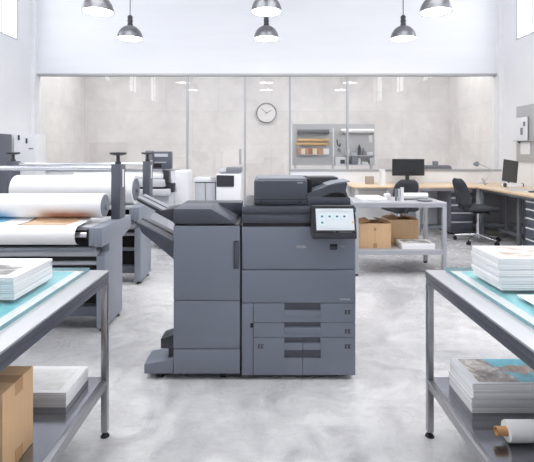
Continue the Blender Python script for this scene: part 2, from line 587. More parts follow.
# ceiling with two long unseen skylights, added to light floor and tops from above
cl = MB()
SKX = [(-3.1, -0.5), (0.5, 3.1)]
xs = [LX - 0.18, SKX[0][0], SKX[0][1], SKX[1][0], SKX[1][1], RX + 0.18]
for i in (0, 2, 4):
    cl.box(xs[i], xs[i + 1], FY - 0.15, BY + 0.1, CZ, CZ + 0.15)
for (a, b) in SKX:
    cl.box(a, b, FY - 0.15, 0.6, CZ, CZ + 0.15)
    cl.box(a, b, 5.0, BY + 0.1, CZ, CZ + 0.15)
struct('ceiling', cl, 'ceil')

# upper back wall above the glass, low wall under it, corner piers
GT = 2.583
struct('wall_back', MB().box(LX, RX, BY, BY + 0.1, GT + 0.02, CZ), 'wall_up')
struct('trim_1', MB().box(LX, RX, BY - 0.03, BY + 0.09, GT - 0.012, GT + 0.02), 'trim')
pier = MB().box(LX, LX + 0.07, BY - 0.10, BY + 0.10, 0, CZ); struct('trim_2', pier, 'trim_white')
pier = MB().box(RX - 0.07, RX, BY - 0.10, BY + 0.10, 0, CZ); struct('trim_3', pier, 'trim_white')
MX = [-3.93, -1.35, -0.36, 0.41, 1.40, 3.95]
LOW = 0.96
GY = BY + 0.04
lw = MB().box(MX[0], MX[1], BY - 0.02, BY + 0.1, 0, LOW - 0.02); struct('wall_back_low', lw, 'trim_white')
lw = MB().box(MX[3], MX[5], BY - 0.14, BY + 0.1, 0, LOW - 0.02); struct('wall_back_dado', lw, 'trim_white')
rl = MB().box(MX[0], MX[1], BY - 0.03, BY + 0.1, LOW - 0.02, LOW + 0.015).box(MX[3], MX[5], BY - 0.15, BY + 0.1, LOW - 0.02, LOW + 0.015)
struct('trim_4', rl, 'trim')
for i, x in enumerate(MX):
    z0 = 0 if i in (1, 2, 3) else LOW + 0.015
    w = 0.016
    struct('trim_%d' % (5 + i), MB().box(x - w, x + w, GY - 0.03, GY + 0.03, z0, GT - 0.012), 'trim')
# panes
for i, (a, b) in enumerate(zip(MX[:-1], MX[1:])):
    z0 = LOW + 0.015 if i in (0, 3, 4) else 0.01
    if i == 1:
        d = struct('door_1', MB().box(a + 0.02, b - 0.02, GY - 0.006, GY + 0.006, 0.01, GT - 0.014), 'glass')
        h = MB().box(b - 0.10, b - 0.06, GY - 0.06, GY - 0.03, 1.05, 1.32, 0.006)
        h.box(b - 0.09, b - 0.07, GY - 0.04, GY - 0.004, 1.07, 1.09).box(b - 0.09, b - 0.07, GY - 0.04, GY - 0.004, 1.28, 1.30)
        obj('door_handle', h, 'trim', d)
    else:
        struct('window_%d' % (20 + i), MB().box(a + 0.016, b - 0.016, GY - 0.006, GY + 0.006, z0, GT - 0.014), 'glass')

# the concrete room behind the glass
struct('wall_far', MB().box(LX - 0.2, RX + 0.2, BB, BB + 0.2, 0, CZ - 0.6), 'concrete')
struct('wall_far_left', MB().box(LX - 0.18, LX, BY + 0.1, BB, 0, CZ - 0.6), 'concrete')
struct('wall_far_right', MB().box(RX, RX + 0.18, BY + 0.1, BB, 0, CZ - 0.6), 'concrete')

struct('far_shade_slab', MB().box(LX - 0.18, RX + 0.18, 8.75, BB + 0.2, 3.3, 3.4), 'ceil')  # unseen partial slab, added to shade the top of the far wall

# ------------------------------------------------------------------ pendant lamps
def make_lamp(loc, label):
    """loc = centre of the rim"""
    t = thing('pendant_lamp', loc, label, 'lamp', 'pendant lamps in rows')
    r = 0.19
    prof = [(0.030, 0.205)]
    for k in range(0, 13):
        a = R(80 - 80 * k / 12)
        prof.append((r * math.cos(a) * 0.985, 0.005 + 0.198 * math.sin(a)))
    prof.append((r, 0.0)); prof.append((r - 0.004, 0.0))
    for k in range(12, -1, -1):
        a = R(80 - 80 * k / 12)
        prof.append(((r - 0.008) * math.cos(a) * 0.985, 0.005 + 0.190 * math.sin(a)))
    c = Vector(loc)
    obj('lamp_shade', MB().lathe(prof, c, 44), 'lamp', t)
    nk = [(0.0, 0.20), (0.040, 0.20), (0.042, 0.225), (0.036, 0.23), (0.036, 0.255), (0.040, 0.26), (0.040, 0.285),
          (0.036, 0.29), (0.036, 0.315), (0.038, 0.32), (0.038, 0.34), (0.022, 0.36), (0.0, 0.36)]
    obj('lamp_neck', MB().lathe(nk, c, 28), 'charcoal', t)
    obj('diffuser', MB().lathe([(0.0, 0.020), (0.10, 0.014), (r - 0.012, 0.007), (r - 0.012, 0.004), (0, 0.004)], c, 40), 'glow', t)
    obj('cord', MB().tube(c + Vector((0, 0, 0.355)), (c.x, c.y, CZ - 0.03), 0.006, n=10), 'cable', t)
    obj('ceiling_rose', MB().lathe([(0, CZ - 0.04 - c.z), (0.05, CZ - 0.035 - c.z), (0.055, CZ - c.z), (0, CZ - c.z)], c, 24), 'charcoal', t)
    return t
lamp_rows = [(5.3, 'nearer visible row'), (6.55, 'rear row by the back wall'), (4.05, ''), (2.8, '')]
lamp0 = None
for Y, rowname in lamp_rows:
    for X, col in ((-2.07, 'over the roll presses'), (0.005, 'in the middle above the printer'), (2.09, 'over the work cart side')):
        if Y > 6: lab = 'small grey dome pendant lamp near the back wall, ' + col
        elif Y > 5: lab = 'larger grey dome pendant lamp cut by the top edge, ' + col
        elif Y > 4: lab = 'grey dome pendant lamp, third row from the back, ' + col
        else: lab = 'grey dome pendant lamp, row nearest the camera, ' + col
        if lamp0 is None:
            lamp0 = make_lamp((X, Y, 2.99), lab)
        else:
            l = copy_tree(lamp0)
            l.location = (X, Y, 2.99); l['label'] = lab

# ------------------------------------------------------------------ wall clock
ck = thing('wall_clock', (0.01, BB - 0.03, 2.118), 'round thin-rimmed wall clock on the concrete wall behind the glass', 'clock')
cc = Vector((0.01, BB, 2.118))
obj('clock_face', MB().lathe([(0, -0.03), (0.205, -0.03), (0.205, -0.002), (0, -0.002)], cc, 48, axis='y'), 'clockface', ck)
obj('clock_rim', MB().lathe([(0.200, -0.045), (0.222, -0.045), (0.222, -0.002), (0.200, -0.002), (0.200, -0.045)], cc, 56, axis='y'), 'clockrim', ck)
for ang, L, w in ((R(30), 0.125, 0.005), (R(137), 0.165, 0.0035)):
    h = MB().box(-0.02, L, -0.002, 0.002, -w, w)
    h.move(Matrix.Translation(cc + Vector((0, -0.036, 0))) @ Matrix.Rotation(-ang, 4, 'Y'))
    obj('clock_hand', h, 'marker', ck)
obj('clock_hub', MB().tube(cc + Vector((0, -0.042, 0)), cc + Vector((0, -0.03, 0)), 0.012), 'marker', ck)

# ------------------------------------------------------------------ multifunction printer
PY = 2.389
pr = thing('office_printer', (0.0, PY + 0.33, 0), 'large slate-grey floor-standing copier with touch screen and attached finisher, in the middle of the floor', 'printer')
X0, X1 = -0.134, 0.498
PB = PY + 0.64
body = MB().box(X0 + 0.003, X1 - 0.003, PY + 0.022, PB, 0.03, 0.85, 0.006)
body.box(X0 + 0.01, X1 - 0.01, PY + 0.06, PB, 0.845, 0.875)
body = obj('body', body, 'printer_dark', pr)
obj('scanner_gap_shade', MB().box(X0 + 0.004, X1 - 0.004, PY + 0.012, PY + 0.07, 0.851, 0.8715), 'black', pr)  # black strip added to deepen the shade in the recess under the scanner
obj('plinth', MB().box(X0 + 0.03, X1 - 0.09, PY + 0.03, PB - 0.05, 0.006, 0.032), 'black', pr)
G = 0.0015
fc = obj('front_cover', MB().box(X0, X1, PY, PY + 0.022, 0.611 + G, 0.85, 0.006, 3), 'printer', pr)
text_part('maker_lettering', 'KYOCERA', 0.020, (0.196, PY - 0.0006, 0.7395), 'text_light', fc, 0.052)
obj('maker_mark', MB().box(0.161, 0.1645, PY - 0.001, PY + 0.002, 0.736, 0.742), 'text_red', fc)
obj('grip_recess', MB().prism([(0.354, 0.7565), (0.397, 0.7565), (0.397, 0.727), (0.388, 0.723), (0.362, 0.723), (0.354, 0.727)], 'y', PY - 0.001, PY + 0.004), 'marker', fc)
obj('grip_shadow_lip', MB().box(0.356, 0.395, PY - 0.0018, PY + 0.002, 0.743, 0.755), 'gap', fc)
obj('power_button', MB().box(0.414, 0.446, PY - 0.002, PY + 0.003, 0.733, 0.755, 0.004).box(0.424, 0.436, PY - 0.003, PY, 0.739, 0.749, mi=1), ['printer', 'tray'], fc)
lc = obj('lower_cover', MB().box(X0, X1, PY, PY + 0.022, 0.427 + G, 0.611 - G, 0.004, 3), 'printer', pr)
text_part('model_lettering', 'TASKalfa', 0.014, (0.438, PY - 0.0006, 0.4485), 'text_light', lc, 0.058)
XS = -0.070
obj('side_strip', MB().box(X0, XS - G, PY, PY + 0.022, 0.026, 0.427 - G, 0.003).box(-0.086, XS - G, PY - 0.004, PY + 0.004, 0.292, 0.316, 0.002, mi=1), ['printer', 'gap'], pr)
HX0, HX1 = 0.1017, 0.3044
def recess(a, b):
    return [(HX1, a), (HX1, b), (HX0, b), (HX0, a)]
def drawer(x0, x1, z0, z1, rec, lip, marks):
    """front plate with a notch where the grip sits; rec = notch z-range, lip = pull bar z-range"""
    poly = [(x0 + G, z0 + G), (x1 - G, z0 + G), (x1 - G, z1 - G)]
    hx0, hx1 = max(HX0, x0 + G), min(HX1, x1 - G)
    def plate(mb, a, b, c, d):
        if b > a and d > c: mb.box(a, b, PY, PY + 0.022, c, d, 0.002)
    mb = MB()
    nz0, nz1 = rec
    if nz1 >= z1 - 0.004:      # notch open at the top edge
        poly = [(x0 + G, z0 + G), (x1 - G, z0 + G), (x1 - G, z1 - G)]
        if hx1 < x1 - 2 * G: poly += [(hx1, z1 - G), (hx1, nz0)]
        else: poly[-1] = (x1 - G, nz0)
        if hx0 > x0 + 2 * G: poly += [(hx0, nz0), (hx0, z1 - G), (x0 + G, z1 - G)]
        else: poly += [(x0 + G, nz0)]
        mb.prism(poly, 'y', PY, PY + 0.022)
    d = obj('drawer', mb, 'printer', pr)
    h = MB()
    h.box(hx0, hx1, PY - 0.003, PY + 0.016, lip[0], lip[1], 0.003)
    obj('drawer_handle', h, 'printer', d)
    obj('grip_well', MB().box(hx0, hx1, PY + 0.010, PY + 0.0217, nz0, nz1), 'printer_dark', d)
    for mx in marks:
        mm = MB().box(mx - 0.017, mx + 0.017, PY - 0.001, PY + 0.002, z1 - 0.062, z1 - 0.038)
        mm.box(mx - 0.006, mx - 0.002, PY - 0.0016, PY, z1 - 0.060, z1 - 0.040, mi=1)
        mm.box(mx + 0.011, mx + 0.015, PY - 0.0016, PY, z1 - 0.060, z1 - 0.040, mi=1)
        obj('size_marker', mm, ['marker', 'tray'], d)
    return d
drawer(XS, X1, 0.3206, 0.427, (0.350, 0.427), (0.350, 0.388), [0.455])
drawer(XS, X1, 0.2367, 0.3206, (0.2555, 0.3206), (0.2555, 0.294), [0.455])
XM = 0.2044
drawer(XS, XM, 0.026, 0.2367, (0.122, 0.2367), (0.1667, 0.2056), [-0.028])
drawer(XM, X1, 0.026, 0.2367, (0.122, 0.2367), (0.1667, 0.2056), [0.455])
# scanner section
sc = MB()
sc.box(X0, X1 + 0.003, PY, PB, 0.872, 0.918, 0.005)
sc.box(X0 + 0.006, X1 - 0.004, PY + 0.012, PB, 0.915, 0.932)
sc.box(X0, X1 + 0.003, PY, PB, 0.930, 0.962, 0.006)
sc = obj('scanner', sc, 'printer_dark', pr)
obj('platen_pad', MB().box(X0 + 0.02, X1 - 0.02, PY + 0.02, PB - 0.03, 0.960, 0.966), 'charcoal', sc)
# document feeder
FY0 = PY + 0.04
fd = MB().box(-0.068, 0.234, FY0, FY0 + 0.42, 0.966, 1.108, 0.010, 3)
fd.prism([(0.2345, 0.966), (0.48, 0.966), (0.476, 1.008), (0.2345, 1.016)], 'y', FY0, FY0 + 0.42, 0.003)
fd = obj('document_feeder', fd, 'printer_dark', pr)
fl = MB().box(-0.066, 0.232, FY0 - 0.0015, FY0 + 0.003, 0.9965, 0.9995, mi=0)
fl.box(-0.03, 0.20, FY0 - 0.0015, FY0 + 0.003, 0.982, 0.9845).box(-0.035, -0.022, FY0 - 0.002, FY0 + 0.003, 0.980, 0.988).box(0.185, 0.197, FY0 - 0.002, FY0 + 0.003, 0.980, 0.988)
obj('cover_seam', fl, 'gap', fd)
text_part('feeder_lettering', 'KYOCERA', 0.013, (0.193, FY0 - 0.0006, 1.093), 'text_light', fd, 0.032)
obj('cover_lid', MB().box(-0.05, 0.235, FY0 + 0.04, FY0 + 0.40, 1.106, 1.116, 0.004), 'midgrey', fd)  # lighter grey than the feeder, standing in for sheen on its top
obj('feed_slot', MB().box(0.235, 0.262, FY0 + 0.02, FY0 + 0.40, 1.012, 1.112, 0.003), 'gap', fd)
obj('feeder_back', MB().box(0.255, 0.445, FY0 + 0.22, FY0 + 0.40, 1.010, 1.112, 0.006), 'charcoal', fd)
ty = (FY0 + 0.01, FY0 + 0.21)
tp = [(0.232, 1.016), (0.232, 1.030), (0.354, 1.076), (0.455, 1.094), (0.462, 1.088), (0.452, 1.050), (0.466, 1.014), (0.462, 1.010), (0.446, 1.030), (0.41, 1.040), (0.37, 1.036), (0.33, 1.018), (0.31, 1.014)]
obj('feeder_tray', MB().prism(tp, 'y', ty[0], ty[1]), 'printer_dark', fd)
obj('tray_plate', MB().prism([(0.345, 1.0745), (0.345, 1.0785), (0.40, 1.094), (0.474, 1.104), (0.476, 1.098), (0.40, 1.086)], 'y', ty[0] - 0.006, ty[1]), 'midgrey', fd)
obj('exit_opening', MB().prism([(0.32, 1.013), (0.335, 1.017), (0.372, 1.034), (0.412, 1.038), (0.444, 1.029), (0.458, 1.010)], 'y', ty[0] - 0.001, ty[1] - 0.02), 'gap', fd)
# touch panel
pa = [(2.295, 0.802), (2.289, 0.812), (2.291, 0.832), (2.353, 0.972), (2.360, 0.976), (2.392, 0.972), (2.392, 0.802)]
cp = obj('control_panel', MB().prism(pa, 'x', 0.250, 0.4845, 0.003), 'charcoal', pr)
def on_panel(u0, u1, z0, z1, lift, thick=0.002):
    """a plate lying on the sloping face of the panel"""
    f = lambda z: 2.291 + (z - 0.832) * (0.062 / 0.140)
    n = Vector((0, -0.914, 0.405))
    pts = []
    for z in (z0, z1):
        for u in (u0, u1):
            p = Vector((u, f(z), z)) + n * lift
            pts.append(p)
    mb = MB()
    t = bmesh.new()
    vs = [t.verts.new(p) for p in (pts[0], pts[1], pts[3], pts[2])]
    vb = [t.verts.new(v.co - n * thick) for v in vs]
    t.faces.new(vs); t.faces.new(vb[::-1])
    for i in range(4):
        t.faces.new((vs[i], vb[i], vb[(i + 1) % 4], vs[(i + 1) % 4]))
    bmesh.ops.recalc_face_normals(t, faces=t.faces[:])
    mb._merge(t)
    return mb
obj('panel_bezel', on_panel(0.252, 0.4825, 0.833, 0.970, 0.002), 'black', cp)
scr = obj('touch_screen', on_panel(0.270, 0.474, 0.848, 0.957, 0.004), 'screen_white', cp)
def px(v): return (v - 266) / 185.0
def merge_plates(lst):
    mb = MB()
    for p in lst:
        me = bpy.data.meshes.new('t'); p.b.to_mesh(me); p.b.free(); mb.b.from_mesh(me); bpy.data.meshes.remove(me)
    return mb
icons = ((322, 0.915), (329.6, 0.915), (337, 0.915), (344.4, 0.915), (322, 0.884))
for c, z in icons:
    obj('icon_tile', on_panel(px(c) - 0.016, px(c) + 0.016, z - 0.013, z + 0.013, 0.005), 'icon_cell', cp)
    obj('icon_glyph', on_panel(px(c) - 0.006, px(c) + 0.006, z - 0.003, z + 0.006, 0.006), 'icon', cp)
obj('screen_line', merge_plates([on_panel(0.276, 0.466, 0.940, 0.942, 0.005), on_panel(0.276, 0.466, 0.858, 0.8595, 0.005), on_panel(0.30, 0.42, 0.948, 0.951, 0.005)]), 'icon_line', cp)
obj('side_key', merge_plates([on_panel(0.462, 0.470, 0.882, 0.894, 0.005)]), 'icon_amber', cp)
obj('status_light', merge_plates([on_panel(0.362, 0.368, 0.839, 0.842, 0.004), on_panel(0.39, 0.46, 0.838, 0.840, 0.0035)]), 'tray', cp)
for x, y in ((X1 - 0.065, PY + 0.06), (X1 - 0.06, PB - 0.06), (X0 + 0.06, PB - 0.06)):
    obj('caster', MB().tube((x - 0.014, y, 0.020), (x + 0.014, y, 0.020), 0.020, n=18).box(x - 0.018, x + 0.018, y - 0.018, y + 0.018, 0.022, 0.036), 'rubber', pr)
# finisher: cabinet, fronts, sloping top, trays, stacker
FX0, FX1 = -0.5147, -0.1445
FB = PY + 0.56
fin = MB().box(FX0, FX1 - 0.003, PY + 0.02, FB, 0.03, 0.862, 0.005).box(FX0 + 0.05, FX1 + 0.006, PY + 0.03, FB - 0.04, 0.006, 0.032)
fin.box(FX1 - 0.003, X0 - 0.001, PY + 0.05, FB, 0.05, 0.85)
fin = obj('finisher', fin, 'charcoal', pr)
def fplate(z0, z1):
    return MB().box(FX0, FX1, PY, PY + 0.022, z0 + G, z1 - G, 0.005, 3)
obj('finisher_door', fplate(0.441, 0.856), 'printer', fin)
obj('finisher_cover', fplate(0.172, 0.441), 'printer', fin)
obj('finisher_base_panel', fplate(0.033, 0.172), 'printer', fin)
obj('door_grip', MB().box(-0.180, -0.150, PY - 0.004, PY + 0.004, 0.618, 0.775, 0.003), 'marker', fin)
obj('door_grip', MB().box(-0.172, -0.154, PY - 0.006, PY, 0.626, 0.767, 0.002), 'printer_dark', fin)
tz0, tz1 = 0.868, 0.950
ft = MB()
ft.prism([(-0.5147, tz0), (-0.5147, tz1), (-0.306, tz1), (-0.172, tz0 + 0.006), (-0.172, tz0)], 'y', PY + 0.001, PY + 0.30, 0.003)
ft.prism([(-0.5147, tz0), (-0.5147, tz1), (-0.150, tz1), (-0.150, tz0)], 'y', PY + 0.301, PY + 0.44, 0.003)
obj('finisher_top', ft, 'printer_dark', fin)
def tr(polypx, y0, y1, s=177.7):
    return MB().prism([((a - 266) / s, EYE - (b - 152) / s) for a, b in polypx], 'y', y0, y1)
def strip_tray(name, a, b, y0, y1, mats):
    """a sloping tray: dark slab with two light rails on top; a=(outer tip), b=(cabinet end), both (x, z)"""
    d = Vector((b[0] - a[0], b[1] - a[1])).normalized()
    n = Vector((-d.y, d.x))
    if n.y < 0: n = -n
    def pz(p, k): return (p[0] + n.x * k, p[1] + n.y * k)
    mb = MB().prism([pz(a, 0), pz(b, 0), pz(b, -0.018), pz((a[0] + 0.012, a[1]), -0.016)], 'y', y0, y1, mi=0)
    for ya, yb in ((y0, y0 + (y1 - y0) * 0.42), (y0 + (y1 - y0) * 0.60, y1)):
        mb.prism([pz(a, 0.001), pz(b, 0.001), pz(b, 0.010), pz(a, 0.010)], 'y', ya, yb, mi=1)
    return obj(name, mb, mats, fin)
strip_tray('paper_tray', (-0.729, 1.006), (-0.520, 0.902), PY + 0.03, PY + 0.20, ['charcoal', 'tray'])
strip_tray('paper_tray', (-0.729, 0.872), (-0.522, 0.765), PY + 0.03, PY + 0.20, ['charcoal', 'tray'])
obj('tray_bracket', MB().prism([(-0.628, 0.932), (-0.517, 0.950), (-0.517, 0.872)], 'y', PY + 0.02, PY + 0.22, 0.002), 'charcoal', fin)
obj('lower_tray_body', tr([(138, 223.5), (173.8, 242), (173.8, 259), (142, 232.5)], PY + 0.028, PY + 0.21), 'printer_dark', fin)
st = MB().prism([(-0.679, 0.033), (-0.516, 0.033), (-0.516, 0.114), (-0.679, 0.086)], 'y', PY + 0.004, PY + 0.17, 0.004)
obj('stacker_base', st, 'printer', fin)
obj('stacker_step', MB().prism([(-0.590, 0.165), (-0.516, 0.165), (-0.516, 0.246), (-0.590, 0.220)], 'y', PY + 0.02, PY + 0.13, 0.003)
    .box(-0.55, -0.517, PY + 0.04, PY + 0.12, 0.085, 0.166), 'charcoal', fin)
for x in (-0.596, -0.24):
    for y in (PY + 0.035, FB - 0.08 if x > -0.5 else PY + 0.13):
        obj('finisher_caster', MB().tube((x - 0.016, y, 0.018), (x + 0.016, y, 0.018), 0.018, n=18).box(x - 0.022, x + 0.022, y - 0.012, y + 0.014, 0.020, 0.036), 'rubber', fin)

# ------------------------------------------------------------------ steel work tables in the foreground
TY0, TY1 = 0.42, 1.932
TH = 0.737
def work_table(s, xa, label):
    xb = xa + 0.86                       # built for the right side, mirrored for the left
    def bx(mb, a, b, *r, **k):
        x0, x1 = sorted((s * a, s * b))
        return mb.box(x0, x1, *r, **k)
    t = thing('work_table', (s * (xa + xb) / 2, (TY0 + TY1) / 2, 0), label, 'table')
    obj('table_top', bx(MB(), xa, xb, TY0, TY1, TH - 0.008, TH, 0.002), 'steel_top', t)
    f = MB()
    for z0, z1, e in ((0.7075, 0.729, 0.0), (0.681, 0.7055, 0.002)):
        bx(f, xa + e, xa + 0.030, TY0 + e, TY1 - e, z0, z1, 0.001)
        bx(f, xb - 0.030, xb - e, TY0 + e, TY1 - e, z0, z1, 0.001)
        bx(f, xa + 0.030, xb - 0.030, TY1 - 0.030, TY1 - e, z0, z1)
        bx(f, xa + 0.030, xb - 0.030, TY0 + e, TY0 + 0.030, z0, z1)
    obj('table_frame', f, 'steel_dark', t)
    sh = MB()
    bx(sh, xa + 0.006, xb - 0.006, TY0 + 0.005, TY1 - 0.005, 0.250, 0.258)
    obj('shelf', sh, 'shelf', t)
    rl = MB()
    for z0, z1, e in ((0.240, 0.2585, 0.001), (0.218, 0.2385, 0.004)):
        bx(rl, xa + e, xa + 0.024, TY0 + 0.03, TY1 - 0.03, z0, z1, 0.001)
        bx(rl, xb - 0.024, xb - e, TY0 + 0.03, TY1 - 0.03, z0, z1, 0.001)
        bx(rl, xa + 0.03, xb - 0.03, TY1 - 0.026, TY1 - e, z0, z1 - 0.002)
    obj('shelf_rail', rl, 'steel', t)
    for a in (xa, xb - 0.028):
        for y in (TY0, TY1 - 0.028):
            lg = bx(MB(), a + 0.001, a + 0.028, y + 0.001, y + 0.027, 0.022, 0.681, 0.0015)
            leg = obj('leg', lg, 'steel', t)
            x = s * (a + 0.014)
            obj('foot', MB().tube((x, y + 0.014, 0.0), (x, y + 0.014, 0.010), 0.020, 0.014, n=18).tube((x, y + 0.014, 0.008), (x, y + 0.014, 0.024), 0.007, n=12), 'rubber', leg)
    # sheet print and glass slab lying on the top
    return t
work_table(1, 0.716, 'steel work table with polished lower shelf carrying a coastal photo stack')
work_table(-1, 0.704, 'steel work table with lower shelf carrying a cardboard box')
def glass_top(s, xa, lab1, lab2):
    a, b = xa + 0.080, xa + 0.80
    y0, y1 = TY0 + 0.05, TY1 - 0.020
    def X(p, q): return sorted((s * p, s * q))
    pr_ = MB()
    x0, x1 = X(a + 0.004, b - 0.004)
    pr_.box(x0, x1, y0 + 0.004, y1 - 0.004, TH + 0.0002, TH + 0.0012)
    sh = obj('poster_print', pr_, 'poster_white')
    tag(sh, lab1, 'print')
    x0, x1 = X(a + 0.062, b - 0.05)
    obj('printed_picture', MB().box(x0, x1, y0 + 0.05, y1 - 0.012, TH + 0.0013, TH + 0.0017), 'teal_print', sh)
    g = MB()
    x0, x1 = X(a, b)
    g.box(x0, x1, y0, y1, TH + 0.002, TH + 0.0155)
    for f in g.b.faces:
        f.material_index = 0 if abs(f.normal.z) > 0.5 else 1
    go = obj('glass_sheet', g, ['slab', 'slab_edge'])
    tag(go, lab2, 'glass')
glass_top(1, 0.716, 'teal poster print with white border under glass on the coastal-stack table', 'thick clear glass sheet on the table with the coastal photo stack')
glass_top(-1, 0.704, 'teal poster print with white border under glass on the cardboard-box table', 'thick clear glass sheet on the table with the cardboard box')
GZ = TH + 0.0157

def paper_stack(s, xedge, width, y0, y1, z, heights, labels, group, pic=None, border=(0.03, 0.02)):
    n = len(heights)
    zz = z
    for k in range(n):
        h = heights[k]
        jx, jy = random.uniform(-0.0045, 0.0045), random.uniform(-0.0045, 0.0045)
        if k == n - 1: jx = jy = 0
        xa, xb = sorted((xedge + s * jx, xedge + s * (width + jx)))
        mb = MB()
        m = max(1, int(round(h / 0.008)))
        for i in range(m):
            q = random.uniform(-0.0012, 0.0012)
            mb.box(xa + q, xb + q, y0 + jy - q, y1 + jy - q, zz + h * i / m, zz + h * (i + 1) / m - 0.0006)
        o = obj('print_bundle', mb, 'paper')
        tag(o, labels[k], 'paper', group)
        if k == n - 1 and pic:
            obj('printed_picture', MB().box(xa + border[0], xb - border[0], y0 + border[1], y1 - border[1], zz + h - 0.0006, zz + h - 0.0001), pic, o)
        zz += h + 0.0012
SH = 0.2588
ordn = ['bottom', 'second from bottom', 'third from bottom', 'fourth from bottom']
def labs(n, where, extra):
    out = [('white paper bundle, %s of the %s' % (ordn[k], where)) for k in range(n - 1)]
    return out + ['topmost paper bundle of the %s, %s' % (where, extra)]
paper_stack(-1, -0.876, 0.42, 1.498, 1.764, GZ, [0.022, 0.014, 0.016, 0.012, 0.0095], labs(5, 'stack on glass above the cardboard box', 'grey cloudy picture'), 'prints on the glass above the cardboard box', 'pic_grey', (0.045, 0.03))
paper_stack(1, 0.870, 0.40, 1.602, 1.817, GZ, [0.022, 0.026, 0.024, 0.020, 0.022], labs(5, 'stack on glass above the coastal photo', 'beige sketch picture'), 'prints on the glass above the coastal stack', 'pic_beige', (0.045, 0.022))
paper_stack(1, 0.798, 0.36, 1.660, 1.868, SH, [0.026, 0.030, 0.030, 0.025], labs(4, 'shelf stack behind the white tube', 'rocky turquoise coast photo'), 'coastal prints on the shelf', 'pic_coast', (0.030, 0.012))
paper_stack(-1, -0.786, 0.42, 1.693, 1.903, SH, [0.024, 0.018, 0.016], labs(3, 'shelf stack behind the cardboard box', 'pale marble picture'), 'prints on the shelf behind the box', 'pic_marble', (0.035, 0.022))
lp = obj('paper_sheet', MB().box(0.90, 1.24, 1.13, 1.544, GZ, GZ + 0.0025, 0.0008), 'roll_white')
tag(lp, 'loose white sheet lying on teal glass in front of paper stack', 'paper')

# white tube on the shelf
ry, rz = 1.50, SH + 0.0352
tb = thing('paper_tube', (1.05, ry, SH), 'white paper roll on cardboard core, lying on shelf before the coastal photo stack', 'paper roll')
obj('rolled_paper', MB().lathe([(0.016, 0), (0.034, 0.0), (0.035, 0.004), (0.035, 0.436), (0.034, 0.44), (0.016, 0.44)], (0.838, ry, rz), 40, axis='x'), 'roll_white', tb)
obj('core', MB().lathe([(0.011, -0.036), (0.0155, -0.036), (0.0155, 0.476), (0.011, 0.476), (0.011, -0.036)], (0.838, ry, rz), 28, axis='x'), 'core', tb)

# cardboard box on the other shelf
def closed_box(x0, x1, y0, y1, z0, h, label):
    t = thing('cardboard_box', ((x0 + x1) / 2, (y0 + y1) / 2, z0), label, 'box', None)
    obj('carton', MB().box(x0, x1, y0, y1, z0, z0 + h, 0.003), 'card', t)
    ym = (y0 + y1) / 2
    seam = MB().box(x0 + 0.003, x1 - 0.003, ym - 0.001, ym + 0.001, z0 + h - 0.001, z0 + h + 0.0006)
    obj('flap_seam', seam, 'card_in', t)
    w = 0.022
    tp_ = MB().prism([(x0 + 0.001, z0 + h), (x1 - 0.002, z0 + h), (x1, z0 + h - 0.002), (x1, z0 + h - 0.045), (x1 + 0.0008, z0 + h - 0.045), (x1 + 0.0008, z0 + h + 0.0007), (x0 + 0.001, z0 + h + 0.0007)], 'y', ym - w, ym + w)
    obj('tape', tp_, 'tape', t)
    obj('tape', MB().box(x1, x1 + 0.0008, ym - w, ym + w, z0 + 0.001, z0 + 0.045), 'tape', t)
    return t
closed_box(-1.17, -0.808, 1.319, 1.494, SH, 0.266, 'closed brown cardboard box with packing tape on steel shelf')

